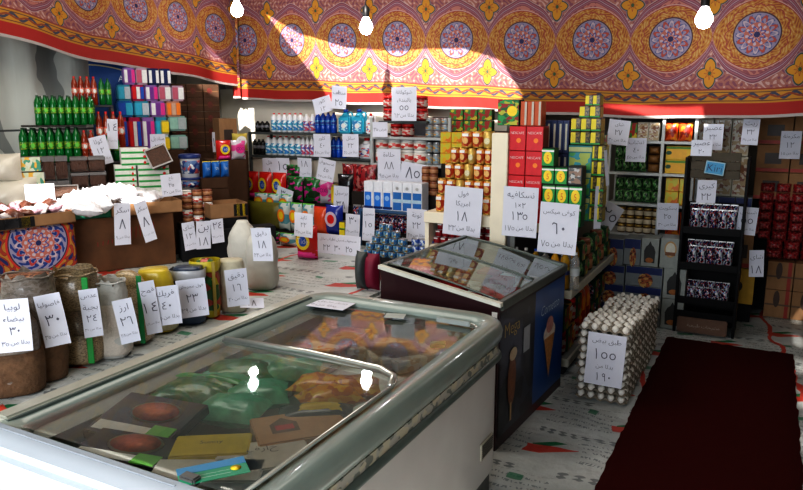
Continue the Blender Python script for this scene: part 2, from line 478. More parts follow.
kind('tea_green', (.09, .08, .09), carton('tea_box', .09, .08, .09, dkgreen, front=(green, -.46, .05, .46, .95), emb=(yel, 0, .48, .33), band=(white, .8, .9), side=dkgreen, txt=('5', red, .45, .5)))
kind('tea_yellow', (.10, .07, .07), carton('tea_box', .10, .07, .07, printed('brown tea side', (.12, .08, .02), [(.25, .18, .03), (.03, .03, .01)], 60), front=(flat('bright yellow', (.80, .66, .03)), -.48, .16, .02, .94), side=flat('tea side', (.30, .24, .03)), band=(green, .04, .16)))
kind('tea_teal', (.13, .08, .12), carton('tea_box', .13, .08, .12, teal, front=(printed('teal scenery', (.04, .35, .42), [(.10, .42, .12), (.45, .55, .12)], 16), -.45, .05, .45, .7), band=(M('pale yellow', (.55, .6, .3)), .75, .93)))
kind('grey_coffee', (.11, .08, .11), carton('coffee_box', .11, .08, .11, black, front=(printed('grey photo', (.12, .12, .12), [(.5, .5, .5), (.3, .2, .15)], 26), -.42, .1, .42, .9)))
kind('toothpaste', (.075, .12, .2), carton('toothpaste_box', .075, .12, .2, M('white gloss card', (.72, .74, .8), .3), front=(flat('bright blue', (.02, .18, .62)), -.42, .02, .3, .62), emb=(flat('pale blue', (.3, .5, .8)), -.05, .42, .24), band=(navy, .04, .12)))
kind('toothpaste_b', (.075, .12, .2), carton('toothpaste_box', .075, .12, .2, M('white gloss card'), front=(flat('mid blue', (.03, .16, .45)), -.44, .03, .44, .66), band=(M('ice blue', (.45, .6, .72)), .30, .42), emb=(silver, 0, .8, .16)))
kind('leaflet_box', (.05, .16, .2), carton('snack_box', .05, .16, .2, M('blue black', (.03, .05, .14)), front=(M('cream stripe', (.6, .6, .5)), -.15, .1, .2, .9)))
kind('red_book_box', (.06, .1, .2), carton('tall_box', .06, .1, .2, M('orange red', (.5, .10, .03)), front=(M('silver stripe', (.5, .48, .42)), .1, .02, .42, .98)))
kind('melon_box', (.2, .1, .24), carton('nectar_box', .2, .1, .24, dkgreen, front=(printed('fruit print', (.02, .12, .04), [(.45, .45, .05), (.03, .3, .08), (.3, .02, .02)], 11), -.48, .02, .48, .98), emb=(yel, .18, .55, .24)))
kind('spice_mix', (.12, .06, .07), carton('spice_box', .12, .06, .07, dkgreen, front=(printed('spice print', (.06, .22, .04), [(.55, .45, .04), (.35, .03, .02)], 22), -.48, .04, .48, .96)))
kind('brown_carton', (.3, .22, .2), carton('brown_carton', .3, .22, .2, kraft_dk, emb=(printed('printed red', (.15, .02, .015), [(.06, .03, .02)], 60), -.1, .5, .16), band=(M('tape dark', (.20, .11, .05), .4), .44, .5), side=M('carton side', (.12, .055, .03), .8)))
kind('kraft_carton', (.3, .22, .2), carton('brown_carton', .3, .22, .2, kraft, front=(M('black carton print', (.05, .035, .03)), -.25, .3, .25, .7), band=(M('red carton band', (.35, .04, .03)), .02, .14)))
kind('tape_carton', (.3, .22, .12), carton('taped_carton', .3, .22, .12, kraft, front=(M('red tape', (.30, .03, .02)), .28, 0, .42, 1), emb=(M('dark mark', (.06, .03, .02)), -.05, .68, .12), band=(M('carton seam', (.12, .07, .04)), .44, .5)))
kind('snack_yellow', (.16, .1, .09), carton('biscuit_box', .16, .1, .09, M('amber card', (.62, .33, .02), .4), front=(printed('orange flowers', (.68, .40, .02), [(.65, .18, .02), (.55, .5, .05)], 12), -.46, .06, .46, .94)))
kind('tea_leaf_box', (.16, .1, .12), carton('tea_carton', .16, .1, .12, flat('amber yellow', (.66, .42, .03)), front=(flat('amber front', (.70, .38, .03)), -.3, .1, .3, .75), emb=(dkgreen, -.38, .5, .11), band=(M('green leaf', (.10, .25, .03)), .8, .95)))
kind('pattern_box', (.17, .1, .24), carton('patterned_box', .17, .1, .24, M('cream card', (.50, .47, .38)), front=(printed('brown flowers', (.52, .48, .40), [(.22, .09, .06), (.38, .28, .16)], 22), -.44, .05, .44, .95), emb=(brown, 0, .7, .15)))
kind('date_carton', (.26, .2, .14), carton('date_carton', .26, .2, .14, M('grey blue card', (.20, .22, .23)), front=(navy, -.48, .62, .48, .97), emb=(printed('date photo', (.35, .1, .04), [(.1, .03, .02), (.5, .3, .1)], 40), .05, .3, .2)))
def arch_carton():
    o = root('date_carton'); w, d, h = .2, .2, .22
    MB().box(-w / 2, -d / 2, 0, w / 2, d / 2, h, .003).build('box_body', M('pale grey card', (.30, .32, .30)), o)
    pts = [(-.06, .03), (.06, .03), (.065, .12), (.045, .155), (.02, .17), (0, .2), (-.02, .17), (-.045, .155), (-.065, .12)]
    a = MB().add([(x, -d / 2 - .001, z) for x, z in pts], [tuple(range(9))]).build('arch_print', M('dark arch', (.03, .03, .03)), o)
    MB().disc(0, -d / 2 - .002, .05, .045, .02).build('date_picture', M('date pile', (.35, .13, .03), ns=80, var=.5), a)
    return o
kind('arch_carton', (.2, .2, .22), arch_carton)
def seal_carton():
    o = root('date_carton'); w, d, h = .2, .2, .22
    MB().box(-w / 2, -d / 2, 0, w / 2, d / 2, h, .003).build('box_body', M('pale grey card', (.3, .32, .3)), o)
    a = MB().disc(0, -d / 2 - .001, .14, .06).build('round_seal', M('seal rim', (.45, .28, .12)), o)
    MB().disc(0, -d / 2 - .002, .14, .048).build('seal_centre', M('cream', (.6, .58, .5)), a)
    MB().quad(-.05, .095, .05, .12, -d / 2 - .003).build('ribbon', brown, a)
    return o
kind('seal_carton', (.2, .2, .22), seal_carton)
kind('yellow_carton', (.2, .2, .22), carton('yellow_carton', .2, .2, .22, M('mustard card', (.50, .30, .03)), emb=(black, -.1, .5, .16)))

def pack(name, base, stripes, w=.2, h=.16, d=.14):
    """soft wrapped bale with printed stripes and an emblem"""
    def f():
        o = root(name); MB().box(-w / 2, -d / 2, 0, w / 2, d / 2, h, .018).build('wrapped_bale', base, o)
        n = len(stripes)
        for i, m_ in enumerate(stripes):
            x0 = -w * .45 + w * .9 * i / n; MB().quad(x0 + .004, h * .12, x0 + w * .9 / n - .004, h * .88, -d / 2 - .001 * (i + 1)).build('printed_stripe', m_, o)
        return o
    return f
kind('diaper_purple', (.2, .14, .16), pack('diaper_pack', M('lilac film', (.30, .16, .42), .3), [white, purple, pink]))
kind('diaper_teal', (.2, .14, .16), pack('diaper_pack', M('teal film', (.05, .28, .40), .3), [cyan, M('pale', (.5, .55, .6))]))
kind('diaper_blue', (.2, .14, .16), pack('diaper_pack', M('blue film', (.02, .14, .42), .3), [blue, cyan]))
kind('diaper_red', (.2, .14, .16), pack('tissue_pack', M('red film', (.42, .02, .10), .3), [red, white, blue]))
kind('tissue_pink', (.2, .14, .16), pack('tissue_pack', M('pink film', (.45, .32, .40), .3), [M('rose', (.5, .12, .18)), white]))
kind('diaper_orange', (.2, .14, .16), pack('diaper_pack', M('peach film', (.50, .25, .18), .3), [orange, M('peach', (.6, .4, .3)), orange]))
kind('diaper_green', (.2, .14, .2), pack('tissue_pack', M('pale green film', (.22, .38, .34), .3), [M('mint', (.3, .5, .42)), M('grey film', (.4, .45, .45))]))
kind('tissue_yellow', (.2, .14, .2), pack('tissue_pack', M('yellow film', (.50, .40, .08), .3), [yel]))
kind('navy_pack', (.2, .14, .16), pack('diaper_pack', M('navy film', (.02, .03, .12), .3), [white, navy, white]))

def pouch(name, w, h, t, body, emb=None, emb2=None, top=None, foot=None, txt=None, seed=1, txm=None):
    def f():
        o = root(name)
        b = MB().pillow(w, h, t, 8, 9, .05, seed=seed); b.build('pouch_body', body, o)
        if top: MB().box(-w * .47, -.004, h * .9, w * .47, .004, h * 1.0, .001).build('sealed_top', top, o)
        if foot: MB().pillow(w * .98, h * .3, t * 1.06, 6, 4, .02).build('foot_band', foot, o)
        y = -t / 2 - .002
        if emb:
            e = MB().disc(0, y, h * .55, w * .33).build('emblem', emb, o)
            if emb2: MB().disc(0, y - .001, h * .55, w * .2).build('emblem_centre', emb2, e)
        if txt: text_panel(txt, w * .7, h * .24, 0, h * .56, y - .002, txm or white, o)
        return o
    return f
kind('tide_red', (.2, .08, .26), pouch('detergent_pouch', .2, .26, .08, flat('glossy red film', (.55, .02, .015), .25, coat=.4), yel, blue, top=red, foot=pink, txt='Tide'))
kind('ariel_green', (.2, .08, .26), pouch('detergent_pouch', .2, .26, .08, printed('green pink film', (.02, .16, .04), [(.5, .03, .25), (.02, .05, .02)], 12, .25), None, top=green))
kind('lime_pouch', (.18, .08, .26), pouch('detergent_pouch', .18, .26, .08, printed('pale film', (.50, .56, .54), [(.55, .58, .56), (.12, .3, .35)], 10, .25), orange, yel, top=lime))
kind('oxi_white', (.18, .08, .26), pouch('detergent_pouch', .18, .26, .08, printed('white pink film', (.6, .55, .6), [(.65, .10, .32)], 8, .25), pink, None, txt='OXI', txm=navy))
kind('oxi_yellow', (.18, .08, .2), pouch('detergent_pouch', .18, .2, .08, flat('yellow film', (.70, .45, .04), .25, coat=.3), white, None, txt='OXI', txm=navy))
kind('oxi_blue', (.18, .08, .14), pouch('detergent_pouch', .18, .14, .08, printed('blue film', (.03, .08, .35), [(.55, .6, .7), (.03, .08, .3)], 18, .25), None, top=yel, txt='OXI'))
kind('black_pouch', (.2, .07, .26), pouch('detergent_pouch', .2, .26, .07, flat('black film', (.015, .015, .018), .25, coat=.3), None, top=black, txt='Persil', txm=M('persil red', (.7, .05, .08))))
kind('olive_bale', (.3, .12, .22), pouch('olive_sack', .3, .22, .12, M('olive film', (.13, .12, .02), .35), None))
kind('blue_pouch', (.18, .09, .24), pouch('softener_pouch', .18, .24, .09, flat('softener blue', (.02, .04, .28), .25, coat=.3), M('pale emblem', (.6, .5, .6)), red))
kind('orange_pouch', (.14, .09, .26), pouch('softener_pouch', .14, .26, .09, flat('softener orange', (.62, .08, .02), .25, coat=.3), None, top=red))
kind('red_bag', (.22, .1, .1), pouch('snack_bag', .22, .1, .1, printed('red film print', (.30, .012, .02), [(.42, .16, .14), (.08, .005, .01)], 34, .35), None))
kind('orange_bag', (.22, .1, .16), pouch('snack_bag', .22, .16, .1, printed('orange red film', (.60, .10, .02), [(.65, .25, .03), (.3, .02, .01)], 12, .3), None))
kind('green_bag', (.2, .1, .12), pouch('herb_bag', .2, .12, .1, printed('leafy film', (.02, .10, .03), [(.06, .28, .05), (.01, .03, .015), (.25, .4, .2)], 20, .3), None))
kind('brown_bag', (.2, .1, .12), pouch('spice_bag', .2, .12, .1, M('brown grain film', (.24, .12, .04), .4, ns=60, var=.6), None))
kind('crisp_bag', (.14, .05, .17), pouch('crisp_packet', .14, .17, .05, printed('crisp print', (.42, .45, .50), [(.04, .07, .22), (.45, .03, .03), (.55, .57, .6), (.01, .01, .03)], 26, .22), None, top=silver))
kind('crisp_bag_b', (.14, .05, .17), pouch('crisp_packet', .14, .17, .05, printed('crisp print red', (.35, .05, .05), [(.5, .5, .55), (.03, .05, .18), (.02, .01, .02)], 34, .22), None, top=silver))
kind('maroon_bag', (.24, .14, .34), pouch('maroon_bag', .24, .34, .14, M('maroon woven bag', (.20, .01, .04), .6, ns=80), None))
kind('grey_bag', (.24, .14, .34), pouch('dark_bag', .24, .34, .14, M('dark grey bag', (.06, .07, .07), .5, ns=50), None))

def bucket():
    o = root('plastic_tub')
    MB().lathe([(.09, 0), (.105, .12), (.11, .125)], 20).build('tub_body', white_pl, o)
    MB().lathe([(.113, .118), (.116, .122), (.116, .14), (.1, .145), (0, .145)], 20).build('lid', M('navy lid', (.02, .04, .16), .35), o)
    MB().lathe([(.0965, .025), (.1055, .105)], 20).build('label_band', printed('tub label', (.10, .18, .35), [(.7, .72, .74), (.5, .1, .1), (.02, .05, .2)], 16), o)
    return o
kind('tub', (.232, .232, .145), bucket)

def date_tray(lab):
    def f():
        o = root('date_tray'); w, d, h = .17, .12, .055
        MB().box(-w / 2 + .004, -d / 2 + .004, .003, w / 2 - .004, d / 2 - .004, h * .93, .008).build('dates', M('packed dates', (.075, .032, .018), .35, ns=90, var=.7, bmp=.8), o)
        MB().box(-w / 2, -d / 2, h * .8, w / 2, -d / 2 + .009, h).box(-w / 2, d / 2 - .009, h * .8, w / 2, d / 2, h).box(-w / 2, -d / 2 + .009, h * .8, -w / 2 + .009, d / 2 - .009, h).box(w / 2 - .009, -d / 2 + .009, h * .8, w / 2, d / 2 - .009, h).build('tray_rim', M('lid film', (.16, .15, .15), .15, coat=.6), o)
        if lab: MB().quad(-w * .45, h * .05, w * .45, h * 1.0, -d / 2 - .001).build('label_panel', printed('palm label', (.55, .58, .42), [(.7, .4, .06), (.08, .3, .2), (.6, .62, .5)], 24), o)
        return o
    return f
kind('date_tray', (.17, .12, .055), date_tray(False)); kind('date_tray_l', (.17, .12, .055), date_tray(True))
kind('flat_box', (.2, .14, .04), carton('date_box', .2, .14, .04, M('white box card', (.66, .66, .60)), front=(green, -.49, .08, .49, .4), emb=(red, .34, .5, .05)))

def heap(name, w, d, h, mat, seed):
    def f():
        rn = random.Random(seed); mb = MB().pillow(w, d, h, 9, 9, .35, seed=seed, flat=True)
        mb.v = [(x, y, z + rn.uniform(-.05, .05) * h) for x, y, z in mb.v]
        return mb.build(name, mat)
    return f
sugar_mat = M('white sugar film', (.80, .80, .84), .3, ns=60, var=.12, bmp=.5, coat=.4)
for i in range(3): kind('sugar%d' % i, (.2, .13, .07), heap('sugar_bag', .2, .13, .07, sugar_mat, i))
kind('sweet_w', (.09, .05, .03), heap('wrapped_sweet', .09, .05, .03, M('white wrap', (.68, .62, .62), .3, coat=.5, ns=80), 4))
kind('sweet_b', (.09, .05, .03), heap('wrapped_date_packet', .09, .05, .03, M('brown wrap', (.12, .045, .03), .3, coat=.5, ns=80, var=.5), 5))
kind('sweet_p', (.09, .05, .03), heap('wrapped_sweet', .09, .05, .03, M('mauve wrap', (.50, .32, .38), .3, coat=.5, ns=80, var=.4), 6))

# ---------------------------------------------------------------- grain sacks
def sack(name, w, d, h, outer, grain=None, grain_top=.9, bands=(), seed=1, open_top=True, strip=None, collar=True, base=None, pinch=(.82, .70, .52, .30)):
    """upright bag, front faces -y. bands: (z0,z1,material) of clear film showing grain"""
    def f():
        rn = random.Random(seed); o = root(name); n = 28
        def ring(z, k, jit=.03):
            out = []
            for i in range(n):
                a = 2 * math.pi * i / n; c_, s_ = math.cos(a), math.sin(a); p = 2.8
                r_ = (abs(c_) ** p + abs(s_) ** p) ** (-1 / p)
                zz = z / h; j = 1 + rn.uniform(-jit, jit) * .6 + .03 * math.sin(3 * a + zz * 3 + seed) * (.3 + zz) + .018 * math.sin(9 * a + seed * 2 + zz * 6) * zz + .025 * math.sin(zz * 17 + seed + 2 * a)
                out.append((w / 2 * k * r_ * c_ * j + .05 * w * zz * zz * math.sin(seed * 1.7), d / 2 * k * r_ * s_ * j, z))
            return out
        def shell(zs, ks, top_open=False, jit=.03, zj=0):
            vs = []; fs = []
            for z, k in zip(zs, ks):
                rg = ring(z, k, jit)
                if zj and z == zs[-1]: rg = [(x, y, z_ + rn.uniform(-zj, zj)) for x, y, z_ in rg]
                vs += rg
            for j in range(len(zs) - 1):
                for i in range(n):
                    a, b_ = j * n + i, j * n + (i + 1) % n; fs.append((a, b_, b_ + n, a + n))
            fs.append(tuple(reversed(range(n))))
            if not top_open: fs.append(tuple(range((len(zs) - 1) * n, len(zs) * n)))
            return MB().add(vs, fs, True)
        hs = [0, .03, .1, .18, .26, .34, .42, .5, .58, .66, .74, .82, .9, .96, 1.0]
        ks = [.80, .92, 1.0, 1.03, 1.03, .99, .97, 1.0, 1.01, .97, .93, .90, .84, .80, .82]
        if not open_top: ks[-4:] = pinch
        shell([h * x for x in hs], ks, open_top, zj=.02 if open_top else 0).build('bag_body', outer, o)
        if grain: shell([h * (grain_top - .12), h * (grain_top - .02), h * grain_top], [.80, .79, .35], False, .02).build('grain_heap', grain, o)
        if base: shell([.001, h * .02, h * .1, h * .22, h * .38, h * .48], [.885, .98, 1.03, 1.06, 1.04, 1.03], False, .01).build('lower_bag', base, o)
        for z0, z1, m_ in bands:
            shell([h * z0, h * z0 + .01, h * (z0 + z1) / 2, h * z1 - .01, h * z1], [1.0, 1.045, 1.06, 1.045, 1.0], True, .012).build('film_band', m_, o)
        if strip: MB().box(w * .30, -d * .525, h * .04, w * .42, -d * .50, h * .98, .002).build('edge_strip', strip, o)
        if collar and open_top:
            pts = [(x, y, z + .003 * math.sin(i * 1.1 + seed)) for i, (x, y, z) in enumerate(ring(h * .985, .83, .03))]
            MB().tube(pts, .0045, 5, True).build('rolled_collar', outer, o)
        return o
    return f
burlap = M('brown paper burlap', (.135, .075, .04), .85, ns=28, var=.5, bmp=.8)
def film(nm, c): return printed(nm, c, [tuple(x * .6 for x in c), tuple(min(1, x * 1.3) for x in c)], 150, .35, .35)
woven_w = M('white woven bag', (.46, .45, .42), .5, ns=40, var=.15, bmp=.5, coat=.2)
grey_film = printed('greyish plastic sack', (.17, .14, .115), [(.13, .105, .085), (.21, .18, .155)], 60, .35, .4)
kind('sack_burlap', (.22, .18, .4), sack('grain_sack', .22, .18, .4, grey_film, None, seed=2, open_top=False, base=burlap))
kind('sack_beans', (.2, .17, .38), sack('bean_sack', .2, .17, .38, grey_film, printed('red brown beans', (.24, .08, .035), [(.07, .02, .012), (.38, .17, .08)], 80, .5), 1.0, seed=3, base=burlap))
kind('sack_lentil', (.17, .15, .34), sack('lentil_sack', .17, .15, .34, film('brown lentils in film', (.23, .17, .10)), film('lentil heap', (.24, .17, .09)), .96, bands=((.34, .62, film('dark lentil film', (.14, .10, .06))), (.03, .3, film('tan lentil film', (.30, .22, .13)))), strip=green, seed=4))
kind('sack_rice', (.17, .15, .34), sack('rice_sack', .17, .15, .34, woven_w, film('pale rice', (.40, .34, .26)), .93, bands=((.05, .72, M('rice in clear film', (.56, .50, .44), .35, ns=150, var=.2, bmp=.3)),), seed=5))
kind('sack_wheat', (.17, .15, .36), sack('wheat_sack', .17, .15, .36, film('wheat in film', (.34, .26, .15)), None, open_top=False, bands=((.05, .8, film('beans in film', (.42, .33, .22))),), strip=flat('green seam', (.01, .26, .08)), seed=6))
kind('sack_yellow', (.17, .14, .3), sack('yellow_grain_bag', .17, .14, .3, flat('yellow bag film', (.55, .42, .04), .3), None, open_top=False, bands=((.05, .55, M('pale window', (.5, .45, .3), ns=90, var=.4)),), seed=7, pinch=(.92, .86, .80, .74)))
kind('sack_blue', (.17, .14, .3), sack('noodle_bag', .17, .14, .3, M('navy bag film', (.03, .05, .09), .3), None, open_top=False, bands=((.8, .97, M('silver film', (.42, .43, .46), .3)),), seed=8, pinch=(.92, .86, .80, .74)))
kind('sack_green', (.18, .13, .34), sack('snack_sack', .18, .13, .34, printed('green yellow bag', (.02, .14, .03), [(.5, .42, .03), (.02, .10, .02), (.35, .04, .02)], 8, .3), None, open_top=False, bands=((.8, .98, flat('yellow top', (.55, .45, .03))),), strip=flat('gold edge', (.40, .30, .07)), seed=9))
kind('sack_white', (.17, .14, .34), sack('flour_sack', .17, .14, .34, M('cream woven bag', (.50, .47, .36), .6, ns=50, var=.15, bmp=.4), None, open_top=False, seed=10, pinch=(.92, .86, .82, .76)))
kind('sack_big', (.3, .24, .6), sack('flour_sack', .3, .24, .6, M('pale flour sack', (.50, .49, .45), .55, ns=10, var=.15, bmp=.5), None, open_top=False, seed=11, pinch=(.8, .6, .42, .34)))
kind('sack_ball', (.3, .24, .28), lambda: MB().pillow(.3, .28, .24, 12, 12, .06, p=2.2, seed=3).build('white_sack', M('milky plastic bag', (.60, .56, .48), .4, ns=12, var=.15, bmp=.4, coat=.2)))
# ================================================================ camera, light
cam = bpy.data.cameras.new('camera'); cam.sensor_width = 36; cam.lens = FPX / 803 * 36
co = bpy.data.objects.new('camera', cam); col.objects.link(co); co.location = (0, 0, CAMH)
co.rotation_euler = (math.pi / 2 - PITCH, 0, YAW); bpy.context.scene.camera = co
sc = bpy.context.scene
sc.view_settings.view_transform = 'Standard'; sc.view_settings.look = 'High Contrast'; sc.view_settings.exposure = 0.05
w = bpy.data.worlds.new('daylight'); sc.world = w; w.use_nodes = True
bg = w.node_tree.nodes['Background']; sky = w.node_tree.nodes.new('ShaderNodeTexSky'); sky.sky_type = 'HOSEK_WILKIE'
w.node_tree.links.new(sky.outputs[0], bg.inputs[0]); bg.inputs[1].default_value = .5

SUN = Vector((-.22, .78, -.50)).normalized()
sl = bpy.data.lights.new('sun', 'SUN'); sl.energy = 10; sl.angle = .012; sl.color = (1, .95, .88)
so = bpy.data.objects.new('sun', sl); col.objects.link(so); so.rotation_euler = SUN.to_track_quat('-Z', 'Y').to_euler(); so.location = (2, -6, 6)
def area(name, loc, tgt, sx, sy, e, c):
    l = bpy.data.lights.new(name, 'AREA'); l.shape = 'RECTANGLE'; l.size = sx; l.size_y = sy; l.energy = e; l.color = c
    o = bpy.data.objects.new(name, l); col.objects.link(o); o.location = loc
    o.rotation_euler = (Vector(tgt) - Vector(loc)).to_track_quat('-Z', 'Y').to_euler(); return o
area('entrance_fill', (-1.3, -1.9, 2.2), (-2.0, 4.0, .6), 3.2, 1.6, 130, (.88, .94, 1))  # added fill lamp behind the camera, standing in for light from the entrance
area('overhead_fill', (-3.0, 3.0, 3.05), (-3.2, 3.6, 0), 2.0, 2.0, 38, (1, .93, .84))  # added fill lamp under the canopy, no such fixture hangs here

# ================================================================ room shell
CZ, BY, LX, RX = 3.2, 7.2, -5.45, 1.7
def canvas(name, vs, fs, mat, uvf=None): return struct(MB().add(vs, fs).build(name, mat, uvf=uvf))
# printed sheeting on the floor and the display platform
def sheet_fn(b):
    x, y, z = coords('Object')
    n = noise(2.2, 3); n2 = noise(9, 4)
    wx = x + (n - .5) * .25; wy = y + (n - .5) * .2
    c = over((.24, .27, .27), noise(2.5, 4), (.76, .78, .77))
    u = (wx / .62).fr(); vcell = wy / .44; v = vcell.fr(); shift = (vcell.fl() * .37).fr()
    u = (wx / .62 + shift).fr()
    # lettering-like grey dashes in rows
    tl = (v * 8).fr(); chars = ((u * 37).sin() * 3 + (u * 131 + vcell.fl()).sin() * 2 + (v * 8).fl() * 1.7 + (tl * 7).sin()).sin()
    rowm = (tl.gt(.35)) * (tl.lt(.72)) * (chars.gt(.15)) * (u.gt(.38)) * (v.gt(.1)) * (v.lt(.8))
    c = over(c, rowm * .75, (.16, .19, .2))
    big = (v.gt(.82)) * (v.lt(.95)) * (((u * 60).sin() + (v * 90).sin() * .8).gt(.1)) * (u.lt(.7))
    c = over(c, big * .75, (.12, .14, .15))
    # flag: green upper wedge, red lower wedge
    g = (v.gt(.44)) * (v.lt(.62)) * (u.gt(.04)) * (u.lt(.30)) * ((v - .44).lt((u - .0) * .9)) * ((v - .44).gt((u - .14) * 1.1))
    r_ = (v.gt(.26)) * (v.lt(.45)) * (u.gt(.0)) * (u.lt(.36)) * ((.45 - v).lt((.38 - u) * .75))
    c = over(c, g, (.01, .17, .07)); c = over(c, r_, (.48, .06, .04))
    sq = (v.gt(.62)) * (v.lt(.74)) * (u.gt(.68)) * (u.lt(.8)); c = over(c, sq * .8, (.02, .20, .10))
    st = ((wx * .9 + wy * .12) / .8).fr(); c = over(c, (st.lt(.035)), (.55, .07, .05))
    bump(b, n2 + noise(4, 5, sc=(1, .3, 1)) * 2, .55, .03)
    return c
sheet = PM('printed white sheeting', sheet_fn, .42)
struct(MB().add([(LX, -2.6, 0), (RX, -2.6, 0), (RX, BY, 0), (LX, BY, 0)], [(0, 1, 2, 3)]).build('floor', sheet))
# tent cloth wall with soft vertical folds
def tent(name, a, b_, z1, amp, mat, n=60):
    vs = []; fs = []; d = Vector(b_) - Vector(a); nn = Vector((-d.y, d.x)).normalized()
    for i in range(n + 1):
        p = Vector(a) + d * i / n
        for j, z in enumerate((0, z1 / 2, z1)):
            k = amp * (math.sin(i * 1.1) + .6 * math.sin(i * 2.3 + j)); vs.append((p.x + nn.x * k, p.y + nn.y * k, z))
    for i in range(n):
        for j in range(2):
            q = i * 3 + j; fs.append((q, q + 3, q + 4, q + 1))
    return struct(MB().add(vs, fs, True).build(name, mat))
def tent_fn(b):
    c = over((.45, .48, .45), noise(1.5, 4, sc=(1, 1, .4)), (.72, .74, .70))
    x, y, z = coords('Object')
    c = over(c, ((y * 9 + z * 3.5 + noise(2, 2) * 5).sin().gt(.72)) * .7, (.16, .18, .18))  # dark diagonal streaks: shade of folds, and seams, put into the sheet colour
    c = over(c, ((z - 1.52).abs().lt(.008)), (.08, .09, .09))
    bump(b, noise(3, 4, sc=(1, 1, .3)), .5, .05)
    return c
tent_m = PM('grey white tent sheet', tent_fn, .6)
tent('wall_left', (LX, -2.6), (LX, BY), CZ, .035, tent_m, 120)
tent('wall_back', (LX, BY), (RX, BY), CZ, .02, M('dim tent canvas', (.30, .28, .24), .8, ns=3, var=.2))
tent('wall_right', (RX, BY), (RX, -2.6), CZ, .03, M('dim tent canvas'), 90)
struct(MB().box(-5.4, 6.02, 0, -2.1, 6.08, 1.9).build('wall_partition', M('cream partition', (.66, .62, .54), .75, ns=5, var=.08)))
# unseen ceiling canopy; gaps and front edge are shaped to place the sun patches
def back(p, z=CZ):
    t = (z - p.z) / SUN.z; return (p.x + SUN.x * t, p.y + SUN.y * t)
patch = [at(*q, 5.88) for q in ((264, 11), (300, 33), (345, 46), (400, 49), (462, 47), (500, 58), (522, 92), (518, 112), (330, 104), (322, 86))]
strip_ = [at(*q, 5.88) for q in ((600, 104), (703, 105), (706, 128), (640, 112))]
sug = [Vector(p) for p in ((-4.5, 2.95, 1.05), (-4.15, 2.62, 1.05), (-4.02, 3.0, 1.05), (-3.84, 3.55, 1.05), (-4.1, 3.7, 1.05), (-4.35, 3.35, 1.05))]
lw = [at(*q, (LX + .1, 0, LX + .1, 1)) for q in ((226, 84), (250, 84), (250, 140), (232, 140))]
gap4 = [at(*q, 6.0) for q in ((234, 84), (252, 88), (254, 140), (240, 140))]
holes = [[back(p) for p in pl] for pl in (patch, strip_, sug, gap4)]
bm = bmesh.new()
def loop(pts):
    vv = [bm.verts.new((x, y, CZ)) for x, y in pts]
    for i in range(len(vv)): bm.edges.new((vv[i], vv[(i + 1) % len(vv)]))
front = -2.62
loop([(LX, front), (RX, front), (RX, BY), (LX, BY)])
for h_ in holes: loop(h_)
bmesh.ops.triangle_fill(bm, use_beauty=True, edges=bm.edges[:])
for f in bm.faces[:]:
    c_ = f.calc_center_median()
    for h_ in holes:
        ins = False; j = len(h_) - 1
        for i in range(len(h_)):
            if (h_[i][1] > c_.y) != (h_[j][1] > c_.y) and c_.x < (h_[j][0] - h_[i][0]) * (c_.y - h_[i][1]) / (h_[j][1] - h_[i][1]) + h_[i][0]: ins = not ins
            j = i
        if ins: bmesh.ops.delete(bm, geom=[f], context='FACES_ONLY'); break
struct(MB().bm(bm).build('ceiling', M('canopy canvas', (.34, .28, .2), .8, ns=4)))

# ---------------------------------------------------------------- printed banners
def medallion(c, u, v, ring=.30, p1=(.46, .09, .06), p2=(.10, .13, .30)):
    """rosette in a circle: white rim, blue ring with red and white interlace"""
    r_ = (u * u + v * v).sqrt(); th = atan2(v, u)
    c = over(c, r_.lt(ring + .015), (.06, .03, .05)); c = over(c, r_.lt(ring), (.30, .27, .38))
    lace = (th * 16 + (r_ * 60).sin() * 2).sin(); c = over(c, (r_.lt(ring - .015)) * lace.gt(.1), p2)
    lace2 = (th * 8).cos() * .06 + r_ - ring * .62; c = over(c, (lace2.abs().lt(.018)) * r_.lt(ring - .02), p1)
    lace3 = (th * 8 + math.pi).cos() * .07 + r_ - ring * .58; c = over(c, (lace3.abs().lt(.014)) * r_.lt(ring - .02), (.52, .42, .46))
    c = over(c, r_.lt(ring * .56), (.48, .16, .12))
    l4 = ((th * 10).sin() * (r_ * 70).sin()); c = over(c, r_.lt(ring * .54) * l4.gt(.2), (.50, .44, .50))
    c = over(c, ((th * 8).cos() * .02 + r_ - ring * .3).abs().lt(.01), (.08, .1, .3))
    c = over(c, r_.lt(.035), (.02, .03, .12))
    return c
def fleur(c, u, v):
    r_ = (u * u * 1.25 + v * v * .8).sqrt(); th = atan2(v, u)
    k = .075 + (th * 2).cos().abs() * .075 - (th * 4).sin().abs() * .012
    c = over(c, (r_ - k).lt(.035), (.32, .22, .26)); c = over(c, (r_ - k).lt(.024), (.02, .08, .07)); c = over(c, (r_ - k).lt(.008), (.62, .29, .025))
    c = over(c, (((th * 4).sin().abs() * .05 + r_ - .07).abs().lt(.009)), (.32, .05, .03)); c = over(c, r_.lt(.022), (.05, .12, .06))
    return c
